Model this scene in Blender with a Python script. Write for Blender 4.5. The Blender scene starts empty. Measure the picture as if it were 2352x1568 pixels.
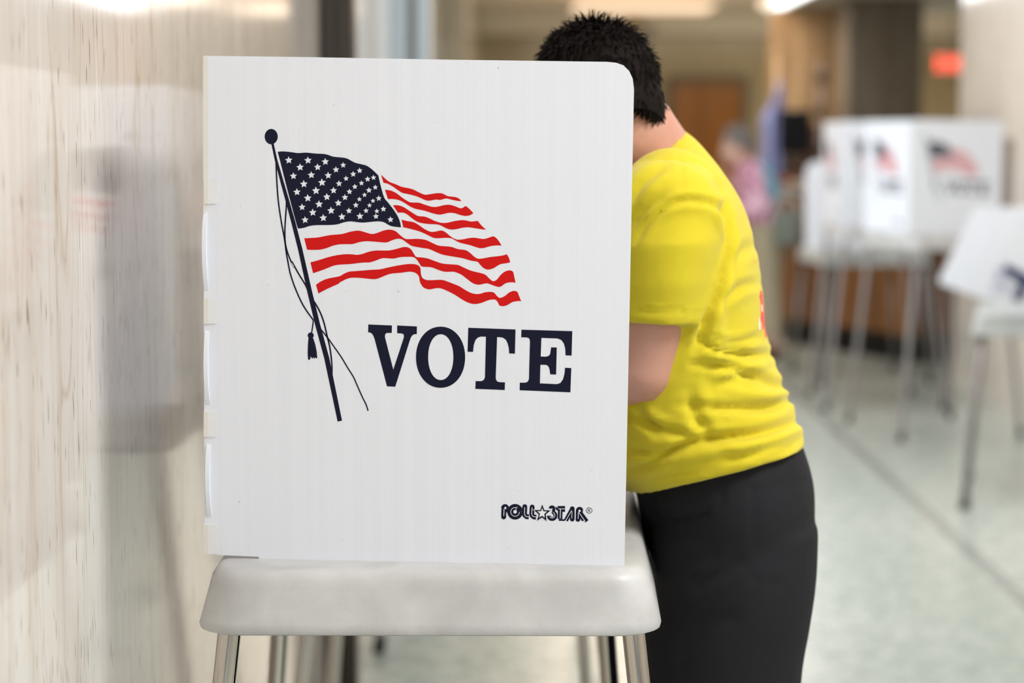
import bpy, bmesh, math, random
import numpy as np
from mathutils import Vector, Matrix, noise
from mathutils.geometry import tessellate_polygon
from mathutils.bvhtree import BVHTree
random.seed(7); rng = np.random.default_rng(7)
SC = bpy.context.scene
COL = SC.collection
PI = math.pi

# ------------------------------------------------------------------ camera
F = 4573.0
CAM = Vector((0.0, 0.0, 1.33))
PITCH = math.atan(470.0 / F)
ROLL = math.radians(0.1)
RM = Matrix.Rotation(PI / 2 - PITCH, 3, 'X') @ Matrix.Rotation(ROLL, 3, 'Z')
cd = bpy.data.cameras.new('camera'); cam = bpy.data.objects.new('camera', cd); COL.objects.link(cam)
cam.matrix_world = Matrix.Translation(CAM) @ RM.to_4x4()
cd.sensor_width = 36.0; cd.sensor_fit = 'HORIZONTAL'; cd.lens = F / 2352 * 36.0
cd.dof.use_dof = True; cd.dof.focus_distance = 1.98; cd.dof.aperture_fstop = 3.3
cd.clip_start = 0.05; cd.clip_end = 100
SC.camera = cam

# ------------------------------------------------------------------ world / light / exposure
w = bpy.data.worlds.new('world'); SC.world = w; w.use_nodes = True
w.node_tree.nodes['Background'].inputs[0].default_value = (0.85, 0.92, 1.0, 1)
w.node_tree.nodes['Background'].inputs[1].default_value = 0.55
SC.view_settings.view_transform = 'Standard'; SC.view_settings.look = 'None'
SC.view_settings.gamma = 1; SC.view_settings.exposure = 0.13
SC.view_settings.use_curve_mapping = False

def area(name, loc, aim, sx, sy, power, color=(1, 1, 1)):
    l = bpy.data.lights.new(name, 'AREA'); l.shape = 'RECTANGLE'; l.size = sx; l.size_y = sy
    l.energy = power; l.color = color
    o = bpy.data.objects.new(name, l); COL.objects.link(o); o.location = loc
    o.rotation_euler = (Vector(aim) - Vector(loc)).to_track_quat('-Z', 'Y').to_euler()
    return o
# daylight through the glazed entrance behind the camera
area('entrance_daylight', (0.9, -3.9, 1.6), (0.9, 5, 1.3), 2.6, 2.3, 28, (0.90, 0.94, 1.0))
# daylight from the recessed glass doors in the left wall
area('door_daylight', (-0.90, 8.8, 1.25), (3, 8.8, 1.1), 2.9, 2.2, 55, (0.90, 0.95, 1.0))

# unseen ceiling panels as plain lamps, plus fill lamps added for tray, hall, far wall
for nm, x_, y_, sx_, sy_, p_, c_ in (('near_panel_lamp', 1.45, 1.15, .6, 1.2, 72, (0.96, 0.98, 1.0)), ('tray_fill_lamp', 0.45, 2.7, .6, 1.2, 9, (0.97, 0.98, 1.0)), ('rear_panel_lamp', 1.25, -1.9, .6, 1.2, 12, (0.93, 0.97, 1.0)),  # the lamp over the booth is added to lighten the tray
        ('floor_panel_lamp', 1.2, 6.2, 1.2, 1.6, 54, (0.95, 0.98, 1.0)), ('mid_panel_lamp', 1.6, 9.7, 1.6, 1.2, 21, (0.97, 0.97, 0.98)),
        ('desk_panel_lamp', 1.0, 14.2, 1.6, 1.6, 62, (1.0, 0.80, 0.62)), ('hall_fill_lamp', 2.6, 18.6, 4.4, 2.4, 175, (1.0, 0.84, 0.68)),  # the wide hall lamp is an unseen fill added for brightness
        ('side_hall_lamp', 6.2, 19.6, 2.4, 2.4, 70, (1.0, 0.86, 0.70)), ('far_wall_fill_lamp', 3.6, 23.0, 1.8, 1.8, 45, (1.0, 0.84, 0.68))):  # the far hall lamp is added to lift cornice and back wall
    area(nm, (x_, y_, 2.90), (x_, y_, 0), sx_, sy_, p_, c_)

# ------------------------------------------------------------------ helpers
def ray(px, py):
    return (RM @ Vector(((px - 1176) / F, (784 - py) / F, -1.0))).normalized()
def atY(px, py, Y):
    d = ray(px, py); return CAM + d * ((Y - CAM.y) / d.y)
def tag(o, label=None, cat=None, group=None, kind=None):
    if label: o['label'] = label
    if cat: o['category'] = cat
    if group: o['group'] = group
    if kind: o['kind'] = kind
    return o
def empty(name, loc=(0, 0, 0), rz=0.0):
    o = bpy.data.objects.new(name, None); COL.objects.link(o); o.location = loc
    o.rotation_euler = (0, 0, rz); o.empty_display_size = 0.1
    return o
def link(name, me, mat=None, parent=None, smooth=False):
    if mat is not None:
        me.materials.clear(); me.materials.append(mat)
    if smooth:
        me.polygons.foreach_set('use_smooth', [True] * len(me.polygons))
    o = bpy.data.objects.new(name, me); COL.objects.link(o)
    if parent: o.parent = parent
    return o
def from_bm(name, bm, mat=None, parent=None, smooth=False):
    me = bpy.data.meshes.new(name); bm.normal_update(); bm.to_mesh(me); bm.free()
    return link(name, me, mat, parent, smooth)
def auto(o, ang=35):
    m = o.modifiers.new('edge', 'EDGE_SPLIT'); m.split_angle = math.radians(ang); return o
def box(bm, lo, hi, bevel=0.0, seg=2, M=None):
    r = bmesh.ops.create_cube(bm, size=1.0)
    c = (Vector(lo) + Vector(hi)) / 2; s = Vector(hi) - Vector(lo)
    for v in r['verts']:
        v.co = Vector((v.co.x * s.x, v.co.y * s.y, v.co.z * s.z)) + c
    if bevel > 0:
        es = list({e for v in r['verts'] for e in v.link_edges})
        rr = bmesh.ops.bevel(bm, geom=es, offset=bevel, segments=seg, profile=0.5, affect='EDGES')
        vs = list({v for v in rr['verts']} | {v for v in r['verts'] if v.is_valid})
    else: vs = r['verts']
    if M is not None:
        for v in vs: v.co = M @ v.co
    return vs
def boxo(name, lo, hi, mat, parent=None, bevel=0.0, seg=2, M=None):
    bm = bmesh.new(); box(bm, lo, hi, bevel, seg, M)
    return from_bm(name, bm, mat, parent)
def struct(o):
    o['kind'] = 'structure'; return o
def rings_mesh(bm, rings, cap=True, closed=True):
    vr = [[bm.verts.new(p) for p in r] for r in rings]
    n = len(vr[0])
    for a, b in zip(vr[:-1], vr[1:]):
        for i in range(n if closed else n - 1):
            j = (i + 1) % n
            bm.faces.new((a[i], a[j], b[j], b[i]))
    if cap:
        bm.faces.new(vr[0][::-1]); bm.faces.new(vr[-1])
    return vr
def tube(bm, pts, rads, n=16, cap=True, flat=None):
    """tube along points; rads are numbers or (ra, rb) pairs"""
    pts = [Vector(p) for p in pts]; N = len(pts)
    if not isinstance(rads, (list, tuple)): rads = [rads] * N
    ref = Vector((0, 1, 0)); rings = []
    for i, p in enumerate(pts):
        t = (pts[min(i + 1, N - 1)] - pts[max(i - 1, 0)]).normalized()
        rr = ref if abs(t.dot(ref)) < 0.95 else Vector((1, 0, 0))
        a = t.cross(rr).normalized(); b = t.cross(a).normalized()
        r = rads[i]; ra, rb = r if isinstance(r, (list, tuple)) else (r, r)
        rings.append([p + a * (math.cos(k * 2 * PI / n) * ra) + b * (math.sin(k * 2 * PI / n) * rb) for k in range(n)])
    rings_mesh(bm, rings, cap)
def blob(bm, c, r, M=None, seg=20):
    rr = bmesh.ops.create_uvsphere(bm, u_segments=seg, v_segments=seg // 2 + 2, radius=1.0)
    r = r if isinstance(r, (list, tuple)) else (r, r, r)
    for v in rr['verts']:
        q = Vector((v.co.x * r[0], v.co.y * r[1], v.co.z * r[2]))
        v.co = (M @ q if M is not None else q) + Vector(c)
def capsule(bm, a, b, ra, rb, n=14):
    a = Vector(a); b = Vector(b)
    tube(bm, [a, a.lerp(b, .5), b], [ra, (ra + rb) / 2, rb], n); blob(bm, a, ra, seg=n); blob(bm, b, rb, seg=n)
def catmull(pts, per=5):
    out = []; n = len(pts)
    for i in range(n - 1):
        p0 = pts[max(i - 1, 0)]; p1 = pts[i]; p2 = pts[i + 1]; p3 = pts[min(i + 2, n - 1)]
        for k in range(per):
            t = k / per
            out.append(tuple(0.5 * (2 * b + (c - a) * t + (2 * a - 5 * b + 4 * c - d) * t * t + (-a + 3 * b - 3 * c + d) * t ** 3)
                             for a, b, c, d in zip(p0, p1, p2, p3)))
    out.append(tuple(pts[-1])); return out
def remesh(bm, voxel, smooth=2, name='tmp'):
    me = bpy.data.meshes.new(name); bmesh.ops.recalc_face_normals(bm, faces=bm.faces); bm.to_mesh(me); bm.free()
    o = bpy.data.objects.new(name, me); COL.objects.link(o)
    m = o.modifiers.new('r', 'REMESH'); m.mode = 'VOXEL'; m.voxel_size = voxel
    if smooth:
        s = o.modifiers.new('s', 'SMOOTH'); s.factor = 0.5; s.iterations = smooth
    dg = bpy.context.evaluated_depsgraph_get()
    out = bpy.data.meshes.new_from_object(o.evaluated_get(dg))
    bpy.data.objects.remove(o); return out
def copy_tree(o, parent=None):
    c = o.copy(); COL.objects.link(c); c.parent = parent
    for ch in list(o.children): copy_tree(ch, c)
    return c

# ------------------------------------------------------------------ materials
def mat(name, color, rough=0.5, metal=0.0, spec=0.5):
    m = bpy.data.materials.new(name); m.use_nodes = True
    b = m.node_tree.nodes['Principled BSDF']
    b.inputs['Base Color'].default_value = (*color, 1); b.inputs['Roughness'].default_value = rough
    b.inputs['Metallic'].default_value = metal; b.inputs['Specular IOR Level'].default_value = spec
    return m
class NT:
    def __init__(s, m): s.t = m.node_tree; s.b = s.t.nodes['Principled BSDF']
    def n(s, ty, **kw):
        x = s.t.nodes.new(ty)
        for k, v in kw.items():
            if k in x.inputs: x.inputs[k].default_value = v
            else: setattr(x, k, v)
        return x
    def l(s, a, b): s.t.links.new(a, b)
    def coord(s, scale=(1, 1, 1), rot=(0, 0, 0)):
        tc = s.n('ShaderNodeTexCoord'); mp = s.n('ShaderNodeMapping')
        mp.inputs['Scale'].default_value = scale; mp.inputs['Rotation'].default_value = rot
        s.l(tc.outputs['Object'], mp.inputs['Vector']); return mp.outputs['Vector']
    def noise(s, vec, scale=5, detail=3, dist=0.0, rough=0.5):
        x = s.n('ShaderNodeTexNoise'); x.inputs['Scale'].default_value = scale; x.inputs['Detail'].default_value = detail
        x.inputs['Distortion'].default_value = dist; x.inputs['Roughness'].default_value = rough
        s.l(vec, x.inputs['Vector']); return x.outputs['Fac']
    def ramp(s, fac, stops, interp='LINEAR'):
        r = s.n('ShaderNodeValToRGB'); cr = r.color_ramp; cr.interpolation = interp
        while len(cr.elements) < len(stops): cr.elements.new(0.5)
        for e, (p, c) in zip(cr.elements, stops):
            e.position = p; e.color = (*c, 1) if len(c) == 3 else c
        s.l(fac, r.inputs['Fac']); return r.outputs['Color']
    def mix(s, fac, a, b, mode='MIX'):
        x = s.n('ShaderNodeMix'); x.data_type = 'RGBA'; x.blend_type = mode
        for sock, v in ((x.inputs['Factor'], fac), (x.inputs['A'], a), (x.inputs['B'], b)):
            pass
        def put(sock, v):
            if hasattr(v, 'links') or hasattr(v, 'is_output'): s.l(v, sock)
            elif isinstance(v, (int, float)): sock.default_value = v
            else: sock.default_value = (*v, 1)
        put(x.inputs[0], fac); put(x.inputs[6], a); put(x.inputs[7], b)
        return x.outputs[2]
    def bump(s, h, strength=0.2, dist=0.002):
        x = s.n('ShaderNodeBump'); x.inputs['Strength'].default_value = strength; x.inputs['Distance'].default_value = dist
        s.l(h, x.inputs['Height']); s.l(x.outputs['Normal'], s.b.inputs['Normal'])
def G(v): return (v, v, v)
def emis(m, color, strength):
    b = m.node_tree.nodes['Principled BSDF']
    b.inputs['Emission Color'].default_value = (*color, 1); b.inputs['Emission Strength'].default_value = strength
    return m

def marble(name, base, lite, vein, pit, rough=0.12, axis='Y', spec=0.5):
    """polished travertine with vertical streaks; 'axis' is the horizontal direction of the slab"""
    m = mat(name, base, rough, 0, spec); t = NT(m)
    def sc(h, v): return (0.3, h, v) if axis == 'Y' else (h, 0.3, v)
    tone = t.ramp(t.noise(t.coord(sc(9, 0.9)), 1.0, 4, 0.3), [(0.3, base), (0.7, lite)])
    t2 = t.ramp(t.noise(t.coord(sc(42, 1.6)), 1.0, 3, 0.5), [(0.45, G(0.0)), (0.8, G(0.5))])
    c = t.mix(t2, tone, tuple(0.4 * a + 0.6 * b for a, b in zip(vein, base)))
    # thin ochre veins: a narrow band around the middle value of a stretched noise
    v1 = t.ramp(t.noise(t.coord(sc(11, 1.1)), 1.0, 3, 1.2), [(0.485, G(0)), (0.5, G(0.55)), (0.515, G(0))])
    c = t.mix(v1, c, vein)
    v2 = t.ramp(t.noise(t.coord(sc(26, 2.2)), 1.0, 2, 0.8), [(0.462, G(0)), (0.472, G(0.35)), (0.482, G(0))])
    c = t.mix(v2, c, vein)
    # milky streaks
    wv = t.ramp(t.noise(t.coord(sc(60, 5.5)), 1.0, 1), [(0.66, G(0)), (0.74, G(0.55))])
    c = t.mix(wv, c, tuple(min(1, x * 1.12) for x in lite))
    # short brown pits, long in the vertical
    p1 = t.ramp(t.noise(t.coord(sc(170, 20)), 1.0, 1), [(0.678, G(0)), (0.73, G(0.8))])
    c = t.mix(p1, c, pit)
    p2 = t.ramp(t.noise(t.coord(sc(120, 9)), 1.0, 2, 0.4), [(0.665, G(0)), (0.74, G(0.5))])
    c = t.mix(p2, c, pit)
    t.l(c, t.b.inputs['Base Color'])
    return m
M_marble = marble('polished_cream_marble', (0.70, 0.63, 0.57), (0.80, 0.755, 0.71), (0.52, 0.39, 0.25), (0.20, 0.15, 0.10), rough=0.085, spec=0.5)
M_marble_right = marble('polished_pale_marble', (0.62, 0.57, 0.51), (0.74, 0.69, 0.64), (0.45, 0.36, 0.25), (0.25, 0.2, 0.13))
M_marble_far = marble('olive_marble', (0.36, 0.305, 0.19), (0.42, 0.37, 0.25), (0.30, 0.24, 0.14), (0.16, 0.12, 0.07), axis='X')
M_gold = marble('honey_marble', (0.30, 0.19, 0.09), (0.58, 0.40, 0.22), (0.30, 0.17, 0.07), (0.12, 0.07, 0.04), rough=0.3, axis='X')  # strong vertical streaks put reflected light into the marble colour

def corrugated(name, color, rough=0.38):
    m = mat(name, color, rough); t = NT(m)
    wv = t.n('ShaderNodeTexWave'); wv.wave_type = 'BANDS'; wv.bands_direction = 'X'
    wv.inputs['Scale'].default_value = 52.0; wv.inputs['Distortion'].default_value = 0.15
    t.l(t.coord((1, 1, 0.15)), wv.inputs['Vector'])
    streak = t.noise(t.coord((90, 90, 0.7)), 1.0, 2)
    c = t.ramp(streak, [(0.3, tuple(x * 0.985 for x in color)), (0.7, tuple(min(1, x * 1.015) for x in color))])
    c2 = t.mix(t.ramp(wv.outputs['Fac'], [(0.0, G(0.0)), (0.25, G(0.0)), (0.0, G(0.0)), (1, G(0.12))]), c, tuple(x * 0.96 for x in color))
    specks = t.ramp(t.noise(t.coord((1, 1, 1)), 190, 0), [(0.865, G(0)), (0.88, G(0.4))])
    c3 = t.mix(specks, c2, (0.35, 0.3, 0.28))
    t.l(c3, t.b.inputs['Base Color'])
    t.bump(wv.outputs['Fac'], 0.05, 0.0005)
    return m
M_panel = corrugated('white_corrugated_plastic', (0.765, 0.785, 0.84))
M_strip = mat('cream_plastic_edge', (0.74, 0.72, 0.67), 0.4)
M_tab = mat('white_plastic_tab', (0.78, 0.785, 0.80), 0.33)
M_navy = mat('navy_screen_ink', (0.0045, 0.0055, 0.022), 0.45, spec=0.15)
M_red = mat('red_screen_ink', (0.60, 0.005, 0.004), 0.45, spec=0.15)
M_white_ink = mat('white_inline_of_print', (0.79, 0.80, 0.83), 0.4)
M_lilac = mat('faded_lilac_ink', (0.52, 0.52, 0.66), 0.5)

def tray_mat(name, c0, c1):
    m = mat(name, c0, 0.42); t = NT(m)
    n1 = t.noise(t.coord((1, 1, 1)), 14, 4, 0.4)
    c = t.ramp(n1, [(0.35, c0), (0.68, c1)])
    scuff = t.ramp(t.noise(t.coord((30, 30, 90)), 1.0, 3, 1.5), [(0.62, G(0)), (0.8, G(0.25))])
    c = t.mix(scuff, c, tuple(x * 0.8 for x in c0))
    fl = t.ramp(t.noise(t.coord((1, 1, 1)), 700, 1), [(0.70, G(0)), (0.8, G(0.25))])
    c = t.mix(fl, c, G(0.8))
    t.l(c, t.b.inputs['Base Color'])
    t.bump(t.noise(t.coord((1, 1, 1)), 900, 2), 0.25, 0.0006)
    return m
M_tray = tray_mat('pebbled_white_plastic_tray', (0.43, 0.425, 0.415), (0.55, 0.545, 0.535))
M_tray_grey = tray_mat('pebbled_grey_plastic_tray', (0.42, 0.44, 0.43), (0.50, 0.52, 0.51))
def chrome(name, c, r):
    m = mat(name, c, r, 1.0); t = NT(m)
    t.bump(t.noise(t.coord((400, 400, 6)), 1.0, 2), 0.05, 0.0005); return m
M_chrome = chrome('brushed_steel_leg', (0.55, 0.51, 0.46), 0.1)
M_leg_grey = chrome('dull_grey_metal', (0.27, 0.25, 0.24), 0.45)
M_rubber = mat('black_rubber', (0.015, 0.015, 0.016), 0.7)

def terrazzo():
    m = mat('terrazzo', (0.55, 0.58, 0.54), 0.24); t = NT(m)
    big = t.noise(t.coord((1, 1, 1)), 1.3, 3, 0.4)
    c = t.ramp(big, [(0.35, (0.44, 0.49, 0.44)), (0.68, (0.55, 0.58, 0.54))])
    mid = t.ramp(t.noise(t.coord((1, 1, 1)), 14, 4, 0.3), [(0.42, G(0)), (0.62, G(0.8))])
    c = t.mix(mid, c, (0.31, 0.38, 0.33))
    vo = t.n('ShaderNodeTexVoronoi'); vo.inputs['Scale'].default_value = 75
    t.l(t.coord((1, 1, 1)), vo.inputs['Vector'])
    chip = t.ramp(vo.outputs['Color'], [(0.25, (0.22, 0.27, 0.24)), (0.5, (0.55, 0.6, 0.56)), (0.8, (0.75, 0.74, 0.70))])
    c = t.mix(0.3, c, chip)
    t.l(c, t.b.inputs['Base Color'])
    return m
M_floor = terrazzo()
M_strip_floor = mat('dark_terrazzo_band', (0.30, 0.33, 0.31), 0.2)
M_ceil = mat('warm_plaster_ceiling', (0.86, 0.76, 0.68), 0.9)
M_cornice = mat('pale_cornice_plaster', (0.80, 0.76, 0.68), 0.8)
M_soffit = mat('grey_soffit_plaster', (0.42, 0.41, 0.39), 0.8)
M_taupe = marble('taupe_marble', (0.15, 0.12, 0.085), (0.20, 0.17, 0.13), (0.10, 0.08, 0.05), (0.06, 0.05, 0.03), axis='X')
def wood(name, a, b, s=(7, 7, 0.6), rough=0.25):
    m = mat(name, a, rough); t = NT(m)
    c = t.ramp(t.noise(t.coord(s), 1.0, 4, 0.6), [(0.35, a), (0.65, b)])
    t.l(c, t.b.inputs['Base Color']); return m
M_door = wood('orange_brown_door_wood', (0.20, 0.075, 0.006), (0.27, 0.105, 0.012))
M_desk = wood('walnut_reflection_bands', (0.035, 0.010, 0.003), (0.30, 0.105, 0.012), (9, 9, 0.1), 0.2)  # dark and orange bands are gloss reflections put into the wood colour
M_desk_up = wood('walnut_counter_front', (0.17, 0.075, 0.016), (0.24, 0.11, 0.03))
M_bronze = mat('dark_bronze', (0.055, 0.045, 0.035), 0.35, 0.6)
M_alu = mat('pale_blue_aluminium', (0.42, 0.50, 0.55), 0.35, 0.3)
M_grey = mat('mid_grey_metal', (0.22, 0.22, 0.21), 0.4, 0.2)
M_black = mat('black_plastic', (0.005, 0.005, 0.006), 0.5, spec=0.15)
M_counter = mat('pale_grey_countertop', (0.50, 0.50, 0.52), 0.3)

# ------------------------------------------------------------------ room shell
WX = -0.425     # left marble wall plane
RX = 2.42       # right marble wall plane
CZ = 2.95
struct(boxo('floor', (-1.2, -4.5, -0.06), (8.2, 27.0, 0.0), M_floor))
struct(boxo('ceiling', (-1.2, -4.5, CZ), (8.2, 27.0, CZ + 0.1), M_ceil))
# left wall in slabs with hairline joints
bm = bmesh.new()
box(bm, (WX - 0.12, -4.5, 0), (WX, 7.25, CZ)); box(bm, (WX - 0.6, 10.4, 0), (WX, 26.5, CZ)); box(bm, (WX - 0.12, 7.25, 2.45), (WX, 10.4, CZ)); box(bm, (WX - 0.6, 7.05, 0), (WX - 0.12, 7.25, CZ))
struct(from_bm('wall_left', bm, M_marble))
bm = bmesh.new(); box(bm, (RX, -4.5, 0), (RX + 0.14, 10.85, CZ))
struct(from_bm('wall_right', bm, M_marble_right))
struct(boxo('wall_back', (-1.2, 26.0, 0), (8.2, 26.15, CZ), M_marble_far))
struct(boxo('wall_side_far', (8.1, 10.0, 0), (8.2, 27.0, CZ), M_marble_right))
struct(boxo('wall_side_return', (RX + 0.14, 10.0, 0), (8.2, 10.12, CZ), M_marble_right))
# entrance wall behind the camera: piers, transom and a glazed opening
bm = bmesh.new()
box(bm, (-1.2, -4.5, 0), (-0.4, -4.35, CZ)); box(bm, (2.2, -4.5, 0), (RX + 0.14, -4.35, CZ)); box(bm, (-0.4, -4.5, 2.75), (2.2, -4.35, CZ))
struct(from_bm('wall_front', bm, M_marble_right))
bm = bmesh.new()
for x in (-0.4, 0.45, 1.3, 2.14): box(bm, (x, -4.46, 0), (x + 0.06, -4.40, 2.75))
for z in (0.0, 2.1, 2.69): box(bm, (-0.4, -4.46, z), (2.2, -4.40, z + 0.06))
struct(from_bm('window_1', bm, M_bronze))
bm = bmesh.new()
for y in (7.25, 8.28, 9.31, 10.34): box(bm, (-1.02, y, 0), (-0.97, y + 0.06, 2.75))
for z in (0.0, 2.1, 2.69): box(bm, (-1.02, 7.25, z), (-0.97, 10.4, z + 0.06))
struct(from_bm('window_2', bm, M_alu))
# cornice on the far wall
bm = bmesh.new(); box(bm, (-0.42, 25.72, 2.64), (8.1, 26.0, CZ), 0.02)
struct(from_bm('trim_1', bm, M_cornice))
# dark terrazzo divider bands
bm = bmesh.new(); box(bm, (1.455, -4.3, 0.0), (1.505, 25.5, 0.0012))
struct(from_bm('trim_2', bm, M_strip_floor))
bm = bmesh.new()
for y in (10.3, 15.2): box(bm, (WX, y, 0.0), (RX, y + 0.05, 0.0012))
struct(from_bm('trim_3', bm, M_strip_floor))
bm = bmesh.new(); box(bm, (WX, -4.3, 0), (WX + 0.012, 4.4, 0.10)); box(bm, (WX, 4.62, 0), (WX + 0.012, 7.0, 0.10)); struct(from_bm('baseboard_left', bm, M_taupe))
# dropped soffit at upper right
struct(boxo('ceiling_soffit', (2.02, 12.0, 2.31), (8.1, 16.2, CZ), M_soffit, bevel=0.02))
# door frame post and further uprights on the left wall
bm = bmesh.new(); box(bm, (WX, 4.45, 0), (WX + 0.072, 4.56, CZ), 0.004); box(bm, (WX + 0.012, 4.435, 0), (WX + 0.03, 4.45, CZ)); box(bm, (WX + 0.045, 4.435, 0), (WX + 0.062, 4.45, CZ))
struct(from_bm('trim_4', bm, M_bronze))
bm = bmesh.new(); box(bm, (WX, 7.05, 0), (WX + 0.055, 7.13, CZ), 0.004); box(bm, (WX + 0.085, 7.05, 0), (WX + 0.13, 7.13, CZ), 0.004)
o = from_bm('trim_5', bm, M_alu); struct(o)
struct(boxo('trim_6', (WX + 0.055, 7.07, 0), (WX + 0.085, 7.12, CZ), M_grey))
struct(boxo('column_marble', (WX, 12.0, 0), (WX + 0.14, 12.35, CZ), M_marble_far, bevel=0.01))
# right-hand taupe column and honey marble pier behind the desk
struct(boxo('column_taupe', (2.36, 14.2, 0), (2.90, 14.75, 2.31), M_taupe, bevel=0.02))
struct(boxo('wall_honey_pier', (1.98, 15.2, 0), (2.62, 15.6, 2.31), M_gold, bevel=0.01))

# ------------------------------------------------------------------ doors, lights, signs
d = empty('door_1', (0, 0, 0)); struct(d)
xl, xr = atY(1548, 190, 25.9).x, atY(1704, 190, 25.9).x; zt = atY(1600, 190, 25.9).z
boxo('door_leaf', (xl, 25.9, 0.01), (xr, 25.96, zt), M_door, d, 0.004)
bm = bmesh.new()
for a, b in (((xl - .08, 25.86, 0), (xl, 26, zt + .08)), ((xr, 25.86, 0), (xr + .08, 26, zt + .08)), ((xl, 25.86, zt), (xr, 26, zt + .08))): box(bm, a, b)
from_bm('door_frame', bm, mat('olive_metal_frame', (0.10, 0.075, 0.035), 0.5), d)
boxo('door_handle', (xl + .06, 25.84, 1.0), (xl + .1, 25.9, 1.14), M_chrome, d, 0.005)
# plates next to the door
M_peach = emis(mat('warm_diffuser', (0.9, 0.8, 0.7), 0.4), (1.0, 0.72, 0.50), 1.05)
M_cool = emis(mat('cool_diffuser', (0.9, 0.9, 0.9), 0.4), (0.86, 0.94, 1.0), 3.0)
def strip(x0, x1, y0, y1, z, m, label, power, color, group='ceiling light fixtures'):
    r = empty('ceiling_light', ((x0 + x1) / 2, (y0 + y1) / 2, z)); tag(r, label, 'ceiling light')
    cx, cy = (x1 - x0) / 2, (y1 - y0) / 2
    bm = bmesh.new()
    for a, b in (((-cx - .03, -cy - .03, -.05), (-cx, cy + .03, 0)), ((cx, -cy - .03, -.05), (cx + .03, cy + .03, 0)),
                 ((-cx, -cy - .03, -.05), (cx, -cy, 0)), ((-cx, cy, -.05), (cx, cy + .03, 0))): box(bm, a, b)
    from_bm('frame', bm, M_cornice, r)
    boxo('diffuser', (-cx, -cy, -.035), (cx, cy, -.02), m, r)
    if power:
        l = bpy.data.lights.new('lamp', 'AREA'); l.shape = 'RECTANGLE'; l.size = x1 - x0; l.size_y = y1 - y0
        l.energy = power; l.color = color
        lo = bpy.data.objects.new('lamp', l); COL.objects.link(lo); lo.parent = r; lo.location = (0, 0, -0.07)
    return r
WARM = (1.0, 0.80, 0.62); COOL = (0.93, 0.97, 1.0)
# far warm strip seen at the top of the frame, and its brighter cool neighbour
strip(0.68, 2.24, 21.9, 23.4, CZ - 0.14, M_peach, 'long peach coloured ceiling strip light above the bent head', 14, WARM)
strip(1.83, 1.97, 12.0, 14.7, 2.31, M_cool, 'bright white ceiling light at the edge of the grey soffit', 8, COOL)

# exit sign with letters
ex = atY(2190, 146, 25.3)
r = empty('exit_sign', (ex.x, 25.3, ex.z)); tag(r, 'red exit sign glowing on the olive marble at far right', 'exit sign')
boxo('sign_box', (-.225, 0, -.115), (.225, .06, .115), mat('exit_sign_case', (0.55, 0.40, 0.33), 0.5), r, 0.01)
boxo('hanging_rod', (-.012, .02, .13), (.012, .044, CZ - ex.z), M_grey, r)
M_exit = emis(mat('red_exit_letters', (0.7, 0.05, 0.03), 0.5), (1.0, 0.13, 0.08), 1.3)
def stroke_poly(pts, wd):
    """outline polygon of a stroked polyline in 2D; wd number or list"""
    n = len(pts); L = []; R = []
    for i, p in enumerate(pts):
        a = pts[max(i - 1, 0)]; b = pts[min(i + 1, n - 1)]
        dx, dy = b[0] - a[0], b[1] - a[1]; k = math.hypot(dx, dy) or 1
        wv = (wd[i] if isinstance(wd, (list, tuple)) else wd) / 2
        nx, ny = -dy / k * wv, dx / k * wv
        L.append((p[0] + nx, p[1] + ny)); R.append((p[0] - nx, p[1] - ny))
    return L + R[::-1]
bm = bmesh.new()
def bar(x0, z0, x1, z1, th=.022):
    q = stroke_poly([(x0, z0), (x1, z1)], th * 2)
    f = bmesh.ops.create_vert
    vs = [bm.verts.new((a, -.004, b)) for a, b in q]; bm.faces.new(vs)
for s in ((-.2, -.09, -.2, .09), (-.2, .07, -.11, .07), (-.2, 0, -.12, 0), (-.2, -.07, -.11, -.07), (-.08, -.09, .02, .09), (.02, -.09, -.08, .09),
          (.06, -.09, .06, .09), (.1, .07, .21, .07), (.155, -.09, .155, .07)): bar(*s)
from_bm('exit_letters', bm, M_exit, r)

# brown upright plate on the right marble wall
p0 = atY(2288, 335, 9.85)
bm = bmesh.new(); box(bm, (RX - 0.012, 9.66, 1.00), (RX, 10.05, 1.33), 0.004)
tag(from_bm('wall_board', bm, mat('brown_board', (0.22, 0.17, 0.13), 0.4)), 'brown upright plaque on the pale marble wall right of the flag booth', 'board')
bm = bmesh.new(); tube(bm, [(0, 0, 0), (0, -0.03, 0)], 0.1, 24)
o = from_bm('wall_disc', bm, mat('ochre_disc', (0.42, 0.30, 0.13), 0.5)); q = atY(1457, 47, 25.7); o.location = (q.x, 25.715, q.z)
tag(o, 'small ochre round disc on the pale cornice above the bent head', 'disc')
q = atY(1487, 76, 25.7)
tag(boxo('wall_box', (q.x - .08, 25.6, q.z - .06), (q.x + .08, 25.72, q.z + .05), M_grey, None, 0.01), 'small grey box on the cornice right of the ochre disc', 'wall box')

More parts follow.
